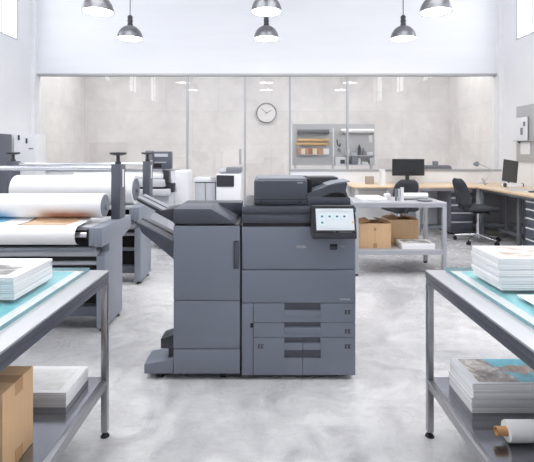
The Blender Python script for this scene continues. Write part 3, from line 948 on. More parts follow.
# ------------------------------------------------------------------ roll presses
def press(xo, y0, x_in, label, roll_label, near):
    """xo outer (aisle) face x, x_in far side x, y0 front y of side column"""
    t = thing('roll_press', ((xo + x_in) / 2, y0 + 0.3, 0), label, 'printing machine')
    for side, xq in ((1, xo), (-1, x_in)):
        a, b = (xq - 0.060, xq) if side == 1 else (xq, xq + 0.060)
        mb = MB()
        # lower column, neck and long arm as one T-shaped casting
        prof = [(y0, 0.030), (y0 + 0.37, 0.030), (y0 + 0.37, 0.600), (y0 + 0.58, 0.640), (y0 + 0.58, 0.745),
                (y0 - 0.055, 0.745), (y0 - 0.055, 0.612), (y0 + 0.09, 0.612), (y0 + 0.09, 0.555), (y0, 0.540)]
        mb.prism(prof, 'x', a, b, 0.004)
        w = (a - 0.032, a) if side == 1 else (b, b + 0.032)
        mb.box(w[0], w[1], y0 - 0.055, y0 + 0.50, 0.62, 0.745, 0.003)
        sf = obj('side_frame', mb, 'press', t)
        for y in (y0 + 0.05, y0 + 0.32):
            x = (a + b) / 2
            obj('foot', MB().tube((x, y, 0), (x, y, 0.012), 0.026, 0.020, n=18).tube((x, y, 0.01), (x, y, 0.034), 0.010, n=12), 'rubber', sf)
        pa_, pb_ = (xq - 0.076, xq - 0.006) if side == 1 else (xq + 0.006, xq + 0.076)
        py = y0 + 0.33
        po = obj('post', MB().box(pa_, pb_, py, py + 0.13, 0.745, 1.17, 0.003), 'press_dark', t)
        if side == 1:
            obj('scale_strip', MB().box(pb_ - 0.001, pb_ + 0.002, py + 0.055, py + 0.09, 0.99, 1.13), 'white_metal', po)
        xc = (pa_ + pb_) / 2
        yc = py + 0.06
        hw = MB().tube((xc, yc, 1.17), (xc, yc, 1.245), 0.014, n=16)
        hw.lathe([(0, 0), (0.030, 0.002), (0.062, 0.010), (0.066, 0.018), (0.062, 0.026), (0.03, 0.026), (0, 0.028)], (xc, yc, 1.238), 28)
        hw.lathe([(0, 0), (0.024, 0), (0.024, 0.02), (0, 0.02)], (xc, yc, 1.17), 20)
        obj('handwheel', hw, 'charcoal', t)
    xl, xr = x_in + 0.06, xo - 0.06
    bar = MB().tube((xl, y0 + 0.40, 1.138), (xr - 0.014, y0 + 0.40, 1.138), 0.019, n=24)
    obj('crossbar', bar, 'chrome', t)
    obj('bed', MB().box(xl, xr - 0.03, y0 + 0.02, y0 + 0.50, 0.715, 0.742, 0.003), 'press_light', t)
    bb = MB().box(xl, xr, y0 + 0.30, y0 + 0.34, 0.10, 0.715)
    obj('back_panel', bb, 'black', t)
    obj('lower_beam', MB().box(xl, xr, y0 + 0.04, y0 + 0.12, 0.10, 0.165, 0.004), 'press_dark', t)
    obj('front_beam', MB().box(xl, xr, y0 - 0.01, y0 + 0.03, 0.575, 0.600, 0.003), 'press', t)
    obj('guide_roller', MB().tube((xl, y0 + 0.08, 0.545), (xr, y0 + 0.08, 0.545), 0.028, n=24), 'lightgrey', t)
    obj('guide_roller', MB().tube((xl, y0 + 0.10, 0.465), (xr, y0 + 0.10, 0.465), 0.016, n=20), 'lightgrey', t)
    obj('tension_bar', MB().box(xl, xr, y0 + 0.11, y0 + 0.15, 0.30, 0.33, 0.003), 'midgrey', t)
    if near:
        obj('front_roller_shaft', MB().tube((xl, y0 - 0.03, 0.692), (xr - 0.012, y0 - 0.03, 0.692), 0.020, n=20), 'chrome', t)
        obj('bearing_block', MB().box(xr - 0.045, xr - 0.030, y0 - 0.06, y0 + 0.0, 0.665, 0.735, 0.002), 'black', t)
    return t

# near press with the freshly printed web
p1 = press(-1.128, 3.01, -2.62, 'blue-grey roll press nearest the camera, printed web over its bed', None, True)
r1 = thing('paper_roll', (-1.86, 3.2, 0.745), 'white media roll with blue and brown ink on nearer press', 'paper roll')
rc = (0.0, 3.2, 0.8685)
rollm = MB().lathe([(0.035, -2.52), (0.088, -2.52), (0.0895, -2.515), (0.0895, -1.205), (0.088, -1.2), (0.035, -1.2)], rc, 56, axis='x')
obj('printed_roll', rollm, 'roll_print', r1, own='mid')
obj('end_cap', MB().lathe([(0, -1.202), (0.082, -1.202), (0.082, -1.196), (0.03, -1.190), (0.03, -1.178), (0, -1.178)], rc, 32, axis='x'), 'midgrey', r1)
web = []
# web leaves the roll bottom, runs flat to the front roller and wraps under it
prof = [(3.2, 0.7800), (3.10, 0.7620), (2.99, 0.7575)]
for k in range(0, 11):
    a = R(90 + 18 * k)
    prof.append((2.98 + 0.066 * math.cos(a), 0.6915 + 0.066 * math.sin(a)))
def ribbon(prof, x0, x1, th):
    mb = MB(); t = bmesh.new()
    up = [(t.verts.new((x0, y, z)), t.verts.new((x1, y, z))) for y, z in prof]
    for (a, b), (c, d) in zip(up[:-1], up[1:]):
        t.faces.new((a, b, d, c))
    bmesh.ops.recalc_face_normals(t, faces=t.faces[:])
    bmesh.ops.solidify(t, geom=t.faces[:], thickness=th)
    return mb._merge(t)
wb_ = obj('printed_web', ribbon(prof, -2.50, -1.298, 0.002), 'roll_white', r1, angle=60)
def webz(y): return 0.7575 + max(0, (y - 2.99)) * (0.0045 / 0.11) + 0.0016 + (max(0, y - 3.10) * 0.18)
pic = MB()
def web_patch(c, lift=0.0):
    return [(x, y, webz(y) + lift) for x, y in c]
def slab(mb, pts, th=0.0006):
    t = bmesh.new()
    a = [t.verts.new(p) for p in pts]; b = [t.verts.new((p[0], p[1], p[2] - th)) for p in pts]
    t.faces.new(a); t.faces.new(b[::-1])
    n = len(pts)
    for i in range(n): t.faces.new((a[i], b[i], b[(i + 1) % n], a[(i + 1) % n]))
    bmesh.ops.recalc_face_normals(t, faces=t.faces[:])
    return mb._merge(t)
mb = MB()
for (ya, xa_, xb_), (yb, xc_, xd_) in (((2.985, -1.715, -1.395), (3.10, -1.695, -1.370)), ((3.10, -1.695, -1.370), (3.18, -1.685, -1.355))):
    slab(mb, web_patch([(xa_, ya), (xb_, ya), (xd_, yb), (xc_, yb)], 0.0012))
obj('printed_picture', mb, 'pic_brown', wb_)
mb = MB()
for (ya, xa_), (yb, xc_) in (((2.985, -1.735), (3.10, -1.713)), ((3.10, -1.713), (3.18, -1.703))):
    slab(mb, web_patch([(xa_, ya), (xa_ + 0.022, ya), (xc_ + 0.02, yb), (xc_, yb)], 0.0012))
obj('picture_border', mb, 'pic_brown_edge', wb_)

mb = MB()
for (ya, xb_), (yb, xd_) in (((3.07, -1.93), (3.10, -1.90)), ((3.10, -1.90), (3.19, -1.83))):
    slab(mb, web_patch([(-2.45, ya), (xb_, ya), (xd_, yb), (-2.45, yb)], 0.0012))
obj('printed_picture', mb, 'pic_blue', wb_)

p2 = press(-1.195, 4.10, -2.68, 'second roll press standing behind the nearer press', None, False)
r2 = thing('paper_roll', (-1.95, 4.44, 0.745), 'large blank white paper roll on second press, behind the printed roll', 'paper roll')
rc2 = (0.0, 4.32, 0.891)
obj('rolled_paper', MB().lathe([(0.035, -2.50), (0.143, -2.50), (0.145, -2.495), (0.145, -1.315), (0.143, -1.31), (0.035, -1.31)], rc2, 56, axis='x'), 'roll_white', r2)
obj('end_cap', MB().lathe([(0, -1.312), (0.11, -1.312), (0.11, -1.302), (0.03, -1.298), (0.03, -1.28), (0, -1.28)], rc2, 32, axis='x'), 'midgrey', r2)

# third machine with operator console
w3 = thing('wide_format_printer', (-1.8, 5.6, 0), 'pale wide-format roll printer with dark console box, behind the two presses', 'printing machine')
obj('housing', MB().box(-2.55, -1.27, 5.62, 6.0, 0.10, 0.70, 0.01).box(-2.55, -1.24, 5.50, 6.0, 0.705, 0.79, 0.012), 'lightgrey', w3)
obj('upper_cover', MB().box(-2.55, -1.30, 5.52, 6.0, 0.815, 0.915, 0.02), 'lightgrey', w3)
obj('print_slot', MB().box(-2.53, -1.28, 5.56, 5.98, 0.788, 0.818), 'black', w3)
obj('media_roll', MB().tube((-2.5, 5.62, 0.955), (-1.33, 5.62, 0.955), 0.042, n=28), 'roll_white', w3)
obj('end_support', MB().box(-1.325, -1.255, 5.55, 5.68, 0.86, 1.03, 0.006).box(-1.28, -1.20, 5.60, 5.72, 0.74, 0.86, 0.01), 'charcoal', w3)
cn = obj('console', MB().box(-1.47, -1.235, 5.56, 5.70, 1.045, 1.275, 0.012), 'press_dark', w3)
obj('console_screen', MB().box(-1.44, -1.27, 5.556, 5.563, 1.205, 1.245).box(-1.44, -1.29, 5.556, 5.563, 1.13, 1.14), 'lightgrey', cn)
obj('console_keys', MB().box(-1.45, -1.35, 5.556, 5.563, 1.065, 1.115), 'black', cn)
cb = MB().box(-1.565, -1.475, 5.57, 5.68, 1.16, 1.285, 0.008)
obj('drive_unit', cb, 'midgrey', w3)
obj('console_post', MB().box(-1.38, -1.34, 5.72, 5.76, 0.90, 1.25).box(-1.50, -1.30, 5.66, 5.74, 1.20, 1.24), 'midgrey', w3)
obj('stand', MB().box(-2.5, -2.42, 5.6, 5.9, 0, 0.11).box(-1.40, -1.32, 5.6, 5.9, 0, 0.11), 'midgrey', w3)

# cabinets around the presses
c1 = thing('control_cabinet', (-3.5, 5.18, 0), 'tall dark grey control cabinet at the edge beside the second press', 'cabinet')
obj('cabinet_body', MB().box(-3.90, -3.13, 5.05, 5.3, 0.02, 1.485, 0.008), 'press_dark', c1)
obj('cabinet_door', MB().box(-3.87, -3.15, 5.035, 5.052, 0.08, 1.45, 0.004), 'press_dark', c1)
obj('door_handle', MB().box(-3.20, -3.18, 5.02, 5.037, 0.85, 0.97, 0.003), 'chrome', c1)
obj('plinth', MB().box(-3.88, -3.15, 5.07, 5.28, 0, 0.022), 'black', c1)
c2 = thing('electrical_cabinet', (-3.6, 6.85, 0), 'white electrical cabinet with small dark handles near the glass wall corner', 'cabinet')
obj('cabinet_body', MB().box(-3.93, -3.58, 6.7, 7.0, 0.03, 1.55, 0.008), 'white_metal', c2)
obj('cabinet_door', MB().box(-3.92, -3.59, 6.685, 6.702, 0.08, 1.53, 0.004), 'white_metal', c2)
for x, z in ((-3.84, 1.49), (-3.72, 1.44)):
    obj('door_handle', MB().box(x - 0.012, x + 0.012, 6.67, 6.687, z - 0.04, z + 0.04, 0.003), 'marker', c2)
obj('name_plate', MB().box(-3.69, -3.62, 6.681, 6.687, 1.31, 1.33), 'midgrey', c2)
obj('plinth', MB().box(-3.92, -3.6, 6.72, 6.98, 0, 0.032), 'midgrey', c2)
c3 = thing('supply_cabinet', (-1.22, 6.4, 0), 'narrow white cabinet at the end of the wide-format printer', 'cabinet')
obj('cabinet_body', MB().box(-1.335, -1.13, 6.2, 6.62, 0.03, 1.0, 0.03, 4), 'white_metal', c3)
obj('plinth', MB().box(-1.32, -1.15, 6.22, 6.6, 0, 0.032), 'midgrey', c3)
obj('cabinet_door', MB().box(-1.31, -1.155, 6.19, 6.202, 0.10, 0.94, 0.004), 'white_metal', c3)
c4 = thing('side_counter', (-1.0, 6.95, 0), 'grey two-door counter with white top beside the white copier', 'counter')
obj('counter_top', MB().box(-1.125, -0.775, 6.70, 7.15, 0.80, 0.86, 0.006), 'white_metal', c4)
obj('counter_body', MB().box(-1.11, -0.79, 6.74, 7.13, 0.02, 0.80), 'midgrey', c4)
obj('counter_door', MB().box(-1.105, -0.955, 6.725, 6.742, 0.06, 0.78, 0.003), 'lightgrey', c4)
obj('counter_door', MB().box(-0.945, -0.795, 6.725, 6.742, 0.06, 0.78, 0.003), 'lightgrey', c4)
obj('plinth', MB().box(-1.10, -0.80, 6.76, 7.1, 0, 0.022), 'black', c4)
c5 = thing('office_copier', (-0.56, 6.75, 0), 'small white copier with dark front panel by the glass door', 'printer')
obj('copier_body', MB().box(-0.765, -0.385, 6.60, 7.0, 0.02, 0.93, 0.01), 'white_metal', c5)
obj('front_panel', MB().prism([(-0.752, 0.735), (-0.50, 0.735), (-0.49, 0.745), (-0.49, 0.905), (-0.745, 0.912), (-0.757, 0.90), (-0.757, 0.745)], 'y', 6.585, 6.605), 'charcoal', c5)
obj('paper_drawer', MB().box(-0.755, -0.395, 6.588, 6.602, 0.50, 0.71, 0.004), 'white_metal', c5)
obj('paper_drawer', MB().box(-0.755, -0.395, 6.588, 6.602, 0.27, 0.49, 0.004), 'white_metal', c5)
obj('document_feeder', MB().box(-0.62, -0.38, 6.66, 6.95, 0.945, 1.03, 0.015).box(-0.74, -0.62, 6.68, 6.93, 0.93, 1.0, 0.015, mi=1).box(-0.70, -0.42, 6.66, 6.95, 0.928, 0.95), ['midgrey', 'lightgrey'], c5)
obj('output_tray', MB().box(-0.86, -0.765, 6.62, 6.69, 0.865, 0.88, 0.004), 'lightgrey', c5)
obj('caster', MB().box(-0.74, -0.40, 6.64, 6.96, 0, 0.022), 'rubber', c5)

# ------------------------------------------------------------------ pegboard behind the glass
pgY = 7.74
pg = thing('tool_board', (1.21, pgY, 0), 'grey pegboard stand with rolls and small shelves behind the glass', 'pegboard')
obj('board', MB().box(0.475, 1.955, pgY, pgY + 0.03, 1.03, 1.772, 0.004), 'peg', pg)
for x in (0.53, 1.21, 1.90):
    obj('post', MB().box(x - 0.02, x + 0.02, pgY + 0.031, pgY + 0.07, 0, 1.76), 'lightgrey', pg)
    obj('foot', MB().box(x - 0.025, x + 0.025, pgY - 0.2, pgY + 0.25, 0, 0.03), 'lightgrey', pg)
obj('divider_rail', MB().box(1.20, 1.225, pgY - 0.015, pgY, 1.04, 1.70), 'white_metal', pg)
for z in (1.205, 1.04):
    obj('shelf', MB().box(1.42, 1.95, pgY - 0.13, pgY, z - 0.008, z + 0.006), 'lightgrey', pg)
for z, r, x0, x1 in ((1.630, 0.042, 0.60, 1.08), (1.478, 0.026, 0.60, 1.08), (1.410, 0.0245, 0.64, 1.04), (1.640, 0.038, 1.37, 1.90)):
    zb_ = z - r - 0.0005
    for x in (x0, x1):
        obj('hook', MB().box(x - 0.006, x + 0.006, pgY - 0.118, pgY, zb_ - 0.012, zb_).box(x - 0.006, x + 0.006, pgY - 0.118, pgY - 0.108, zb_ - 0.012, zb_ + 0.02), 'chrome', pg)
ry_ = pgY - 0.060
def board_roll(z, r, x0, x1, m, lab):
    t = thing('material_roll', ((x0 + x1) / 2, ry_, z - r), lab, 'roll')
    obj('rolled_sheet', MB().lathe([(r * 0.4, x0), (r, x0), (r, x1), (r * 0.4, x1)], (0, ry_, z), 28, axis='x'), m, t)
    obj('core', MB().tube((x0 - 0.012, ry_, z), (x1 + 0.012, ry_, z), r * 0.38, n=16), 'core', t)
board_roll(1.630, 0.042, 0.560, 1.125, 'roll_dark', 'dark grey material roll at the top of the pegboard')
board_roll(1.478, 0.026, 0.560, 1.115, 'roll_wood', 'wood-toned material roll, upper of the pegboard pair')
board_roll(1.410, 0.0245, 0.545, 1.115, 'roll_wood', 'wood-toned material roll, lower of the pegboard pair')
board_roll(1.640, 0.038, 1.345, 1.925, 'roll_white', 'white paper roll above the tool shelves on the pegboard')
sx = 0.56
obj('swatch_rail', MB().box(0.55, 1.13, pgY - 0.075, pgY, 1.215, 1.225), 'lightgrey', pg)
for w_, m_, lab in ((0.065, 'tan', 'tan sample block, first in the row on the pegboard'), (0.075, 'cream', 'cream sample block beside the first tan block'),
                   (0.06, 'tan', 'narrow tan sample block left of the dark brown block'), (0.075, 'brown', 'dark brown sample block in the middle of the row'),
                   (0.075, 'cream', 'cream sample block right of the dark brown block'), (0.115, 'tan', 'wide tan sample block near the end of the row'), (0.10, 'roll_white', 'white sample block ending the pegboard row')):
    o = obj('sample_block', MB().box(sx, sx + w_ - 0.002, pgY - 0.065, pgY - 0.005, 1.2255, 1.33, 0.003), m_)
    tag(o, lab, 'sample', 'material samples on the pegboard')
    sx += w_
def shelf_item(name, x, z, w, h, m, label, cat, bottle=False):
    y = pgY - 0.07
    if bottle:
        t = thing(name, (x, y, z), label, cat, 'items on the pegboard shelves')
        obj('bottle_body', MB().lathe([(0, 0), (w / 2, 0), (w / 2, h * 0.7), (w * 0.2, h * 0.82), (w * 0.2, h * 0.9), (0, h * 0.9)], (x, y, z), 20), m, t)
        obj('cap', MB().tube((x, y, z + h * 0.9), (x, y, z + h), w * 0.22, n=14), 'charcoal', t)
    else:
        o = obj(name, MB().box(x - w / 2, x + w / 2, y - 0.045, y + 0.045, z, z + h, 0.004), m)
        tag(o, label, cat, 'items on the pegboard shelves')
za, zb = 1.2115, 1.0465
for a in (('storage_jar', 1.45, za, 0.06, 0.10, 'white_metal', 'white jar at the start of the upper pegboard shelf', 'jar', False),
          ('storage_box', 1.56, za, 0.10, 0.05, 'lightgrey', 'low pale box on the upper pegboard shelf', 'box', False),
          ('spray_bottle', 1.665, za, 0.055, 0.19, 'charcoal', 'tall dark bottle on the upper pegboard shelf', 'bottle', True),
          ('glue_bottle', 1.735, za, 0.06, 0.12, 'midgrey', 'short grey bottle on the upper pegboard shelf', 'bottle', True),
          ('storage_box', 1.845, za, 0.10, 0.055, 'white_metal', 'white box at the end of the upper pegboard shelf', 'box', False),
          ('storage_box', 1.47, zb, 0.075, 0.15, 'charcoal', 'tall dark box on the lower pegboard shelf', 'box', False),
          ('storage_box', 1.565, zb, 0.09, 0.13, 'midgrey', 'mid grey box on the lower pegboard shelf', 'box', False),
          ('glue_bottle', 1.66, zb, 0.06, 0.14, 'white_metal', 'white bottle on the lower pegboard shelf', 'bottle', True),
          ('storage_box', 1.755, zb, 0.11, 0.045, 'white_metal', 'low white box on the lower pegboard shelf', 'box', False),
          ('storage_box', 1.88, zb, 0.08, 0.12, 'lightgrey', 'pale grey box ending the lower pegboard shelf', 'box', False)):
    shelf_item(*a)
t = obj('hand_tool', MB().path([(1.275, pgY - 0.012, 1.49), (1.285, pgY - 0.012, 1.40), (1.325, pgY - 0.012, 1.37), (1.34, pgY - 0.012, 1.42)], 0.010), 'charcoal')
tag(t, 'dark curved hand tool hanging on pegboard beside the white rail', 'tool')
t = obj('hand_tool', MB().path([(1.285, pgY - 0.012, 1.28), (1.30, pgY - 0.012, 1.32), (1.335, pgY - 0.012, 1.31), (1.335, pgY - 0.012, 1.26)], 0.009), 'midgrey')
tag(t, 'small grey clamp hanging low on the pegboard', 'tool')
t = obj('label_tag', MB().box(1.85, 1.91, pgY - 0.012, pgY, 1.44, 1.57, 0.003), 'white_metal')
tag(t, 'white card hanging at the edge of the pegboard', 'card')
lpn = thing('label_printer', (1.33, pgY - 0.1, 1.047), 'small white label printer on a bracket at the pegboard foot', 'printer')
obj('printer_case', MB().box(1.235, 1.405, pgY - 0.16, pgY - 0.002, 1.02, 1.175, 0.008), 'white_metal', lpn)
obj('display', MB().box(1.31, 1.39, pgY - 0.165, pgY - 0.159, 1.06, 1.13), 'charcoal', lpn)

# ------------------------------------------------------------------ benches
DZ = 0.75
db = thing('workbench', (2.25, 6.9, 0), 'long birch-topped workbench along the glass wall', 'desk')
obj('bench_top', MB().box(1.33, 3.99, 6.46, 7.205, DZ - 0.03, DZ, 0.004), 'wood', db)
obj('rear_panel', MB().box(2.28, 3.95, 7.10, 7.13, 0.08, DZ - 0.031), 'panel', db)
obj('front_rail', MB().box(1.37, 3.12, 6.52, 6.55, DZ - 0.075, DZ - 0.031), 'lightgrey', db)
for x, y in ((1.36, 6.50), (1.36, 7.10), (1.83, 6.50), (2.28, 6.50), (3.20, 6.50)):
    obj('leg', MB().box(x, x + 0.045, y, y + 0.045, 0.0, DZ - 0.031, 0.003), 'lightgrey', db)
obj('foot_rail', MB().box(2.325, 2.80, 6.56, 6.60, 0.10, 0.14), 'midgrey', db)
dr = thing('workbench', (3.57, 5.5, 0), 'birch-topped workbench along the plain side wall', 'desk')
obj('bench_top', MB().box(3.16, 3.99, 4.2, 6.455, DZ - 0.03, DZ, 0.004), 'wood', dr)
obj('rear_panel', MB().box(3.86, 3.88, 5.75, 6.44, 0.05, DZ - 0.031), 'panel', dr)
obj('front_rail', MB().box(3.20, 3.225, 4.24, 6.43, DZ - 0.065, DZ - 0.031), 'midgrey', dr)
for x, y in ((3.20, 6.38), (3.55, 6.38), (3.36, 5.72), (3.44, 5.72), (3.9, 5.70), (3.9, 4.25)):
    obj('leg', MB().box(x, x + 0.045, y, y + 0.045, 0.0, DZ - 0.031, 0.003), 'midgrey', dr)
obj('foot_rail', MB().box(3.20, 3.90, 6.40, 6.43, 0.16, 0.20).box(3.44, 3.48, 5.36, 6.38, 0.10, 0.15), 'midgrey', dr)
def drawer_unit(label, x0, x1, y0, y1, face, n):
    t = thing('drawer_cabinet', ((x0 + x1) / 2, (y0 + y1) / 2, 0), label, 'cabinet')
    H = 0.70
    obj('cabinet_body', MB().box(x0, x1, y0, y1, 0.03, H, 0.004), 'midgrey', t)
    obj('plinth', MB().box(x0 + 0.02, x1 - 0.02, y0 + 0.02, y1 - 0.02, 0, 0.031), 'black', t)
    hs = [0.17, 0.14, 0.12, 0.11, 0.095][:n]
    z = 0.045
    for h in hs:
        if face == 'y':
            d = obj('drawer', MB().box(x0 + 0.015, x1 - 0.015, y0 - 0.016, y0 + 0.001, z, z + h - 0.010, 0.003), 'press_dark', t)
            obj('handle', MB().box(x0 + 0.015, x1 - 0.015, y0 - 0.028, y0 - 0.015, z + h - 0.034, z + h - 0.012, 0.003), 'lightgrey', d)
        else:
            d = obj('drawer', MB().box(x0 - 0.016, x0 + 0.001, y0 + 0.015, y1 - 0.015, z, z + h - 0.010, 0.003), 'press_dark', t)
            obj('handle', MB().box(x0 - 0.028, x0 - 0.015, y0 + 0.015, y1 - 0.015, z + h - 0.030, z + h - 0.014, 0.003), 'white_metal', d)
        z += h
    return t
drawer_unit('grey drawer cabinet under the glass-wall bench, behind the office chair', 2.82, 3.17, 6.60, 7.08, 'y', 5)
drawer_unit('grey drawer cabinet under the side-wall bench at the picture edge', 3.24, 3.84, 4.62, 5.34, 'x', 5)

# things on the benches
mo = thing('monitor', (2.29, 6.98, DZ), 'wide black monitor on the bench along the glass wall', 'monitor')
obj('screen_case', MB().box(2.04, 2.555, 6.93, 6.96, 0.885, 1.155, 0.005), 'black', mo)
obj('screen', MB().box(2.05, 2.545, 6.926, 6.931, 0.897, 1.145), M('dark_screen', rgb(34, 36, 40), 0.12), mo)
obj('neck', MB().box(2.26, 2.32, 6.96, 6.985, 0.765, 0.99, 0.004), 'charcoal', mo)
obj('base', MB().box(2.18, 2.40, 6.90, 7.06, DZ + 0.0005, DZ + 0.016, 0.004), 'charcoal', mo)
cs = thing('flat_case', (2.88, 7.26, LOW + 0.016), 'flat dark grey instrument case on the ledge of the glass wall', 'case')
obj('case', MB().prism([(2.67, LOW + 0.0155), (3.12, LOW + 0.0155), (3.10, LOW + 0.07), (3.07, LOW + 0.085), (2.69, LOW + 0.085)], 'y', 7.205, 7.325, 0.004), 'midgrey', cs)
obj('lid_seam', MB().box(2.68, 3.105, 7.202, 7.207, LOW + 0.05, LOW + 0.055), 'charcoal', cs)
o = obj('sensor_box', MB().box(2.82, 2.90, 7.23, 7.30, LOW + 0.086, LOW + 0.155, 0.008).tube((2.86, 7.225, LOW + 0.12), (2.86, 7.235, LOW + 0.12), 0.02), 'midgrey')
tag(o, 'small grey box on top of the flat dark case', 'box')
ds = thing('display_stand', (3.60, 6.25, DZ), 'dark tilted tablet display on a white stand in the bench corner', 'display')
def tilt(mb, c, rx, rz):
    return mb.move(Matrix.Translation(c) @ Matrix.Rotation(rz, 4, 'Z') @ Matrix.Rotation(rx, 4, 'X'))
mc = Matrix.Translation((3.545, 6.26, 0.835)) @ Matrix.Rotation(R(13), 4, 'Y') @ Matrix.Rotation(R(-14), 4, 'X') @ Matrix.Rotation(R(-12), 4, 'Z')
obj('case', MB().box(-0.10, 0.10, 0.0, 0.02, 0, 0.33, 0.005).move(mc), 'black', ds)
obj('screen', MB().box(-0.093, 0.093, -0.003, 0.001, 0.01, 0.32).move(mc), M('display_glass', rgb(62, 58, 58), 0.15), ds)
obj('base', MB().box(3.49, 3.72, 6.22, 6.40, DZ + 0.0005, DZ + 0.06, 0.01), 'white_metal', ds)
obj('clamp_knob', MB().tube((3.47, 6.26, 0.785), (3.495, 6.26, 0.785), 0.03, n=18).tube((3.715, 6.26, 0.785), (3.74, 6.26, 0.785), 0.03, n=18), 'charcoal', ds)
obj('arm', MB().path([(3.60, 6.38, 0.80), (3.60, 6.40, 1.02), (3.60, 6.33, 1.03)], 0.012), 'charcoal', ds)
tl = thing('desk_lamp', (3.47, 7.02, DZ), 'grey jointed desk lamp on the bench corner', 'lamp')
obj('lamp_base', MB().lathe([(0, 0.0005), (0.075, 0.0005), (0.075, 0.012), (0.02, 0.022), (0, 0.022)], (3.55, 7.02, DZ), 24), 'lightgrey', tl)
obj('arm', MB().path([(3.55, 7.02, DZ + 0.02), (3.73, 7.06, 0.965), (3.44, 7.0, 1.09)], 0.009), 'lightgrey', tl)
obj('lamp_head', MB().lathe([(0.02, 0.0), (0.055, 0.05), (0.06, 0.10), (0.055, 0.10), (0.05, 0.052), (0.015, 0.004)], (0, 0, 0), 24).move(Matrix.Translation((3.45, 7.0, 1.11)) @ Matrix.Rotation(R(215), 4, 'Y') @ Matrix.Scale(0.72, 4)), 'midgrey', tl)
o = obj('note_holder', MB().box(-0.05, 0.05, -0.004, 0.004, 0, 0.14, 0.003).move(Matrix.Translation((3.42, 6.70, DZ + 0.0008)) @ Matrix.Rotation(R(-32), 4, 'Y') @ Matrix.Rotation(R(18), 4, 'X') @ Matrix.Diagonal((0.35, 1, 1, 1))), 'lightgrey')
tag(o, 'small grey slanted card propped on the bench by the lamp', 'card')
for (x0, x1, y0, y1, m_, lab) in ((3.28, 3.62, 5.70, 6.0, 'lightgrey', 'grey sheet flat on the side bench beside the display stand'), (3.35, 3.80, 5.15, 5.6, 'roll_white', 'white sheet flat on the side bench near the pen')):
    o = obj('paper_sheet', MB().box(x0, x1, y0, y1, DZ + 0.0004, DZ + 0.004), m_)
    tag(o, lab, 'paper')
o = obj('marker_pen', MB().tube((3.33, 5.42, DZ + 0.015), (3.55, 5.44, DZ + 0.015), 0.011, n=14).tube((3.30, 5.417, DZ + 0.015), (3.33, 5.42, DZ + 0.015), 0.005, 0.010, n=12), 'pen')
tag(o, 'dark marker pen lying on the side bench at the picture edge', 'pen')
o = obj('sample_carton', MB().box(1.61, 1.735, 6.90, 7.0, DZ + 0.0004, 0.875, 0.004), M('grey_brown_card', rgb(168, 156, 146), 0.7))
tag(o, 'small grey-brown carton on the near end of the long bench', 'box')
o = obj('document_holder', MB().box(1.80, 1.865, 6.72, 6.85, DZ + 0.0004, 0.99, 0.005).box(1.775, 1.885, 6.70, 6.87, DZ + 0.0004, DZ + 0.012), 'white_metal')
tag(o, 'white upright file holder on the long bench beside the carton', 'holder')

# right wall tool board
wb2 = thing('wall_board', (RX - 0.02, 6.4, 1.1), 'grey pegboard with shelf fixed to the side wall', 'pegboard')
obj('board', MB().box(RX - 0.025, RX - 0.002, 5.2, 6.83, 1.11, 1.985, 0.003), 'peg', wb2)
obj('shelf', MB().box(RX - 0.10, RX - 0.025, 5.3, 6.80, 1.435, 1.445), 'lightgrey', wb2)
for y in (5.4, 6.0, 6.7):
    obj('bracket', MB().prism([(RX - 0.09, 1.435), (RX - 0.026, 1.435), (RX - 0.026, 1.38)], 'y', y - 0.006, y + 0.006), 'midgrey', wb2)
for (y0, y1, z0, z1, lab) in ((6.48, 6.80, 1.447, 1.80, 'white panel card with dark marks standing on the wall shelf'), (6.02, 6.36, 1.53, 1.84, 'plain white card pinned on the wall pegboard')):
    t = thing('sample_card', (RX - 0.06, (y0 + y1) / 2, z0), lab, 'card')
    obj('card', MB().box(RX - 0.07, RX - 0.055, y0, y1, z0, z1, 0.003) if y0 > 6.4 else MB().box(RX - 0.034, RX - 0.0252, y0, y1, z0, z1, 0.002), 'white_metal', t)
    if y0 > 6.4:
        obj('printed_mark', MB().box(RX - 0.073, RX - 0.069, 6.52, 6.57, 1.66, 1.73).box(RX - 0.073, RX - 0.069, 6.58, 6.64, 1.53, 1.64), 'midgrey', t)
o = obj('file_folder', MB().box(RX - 0.05, RX - 0.0255, 6.45, 6.68, 1.23, 1.42, 0.004), 'white_metal')
tag(o, 'white folder hanging below the shelf of the wall pegboard', 'folder')

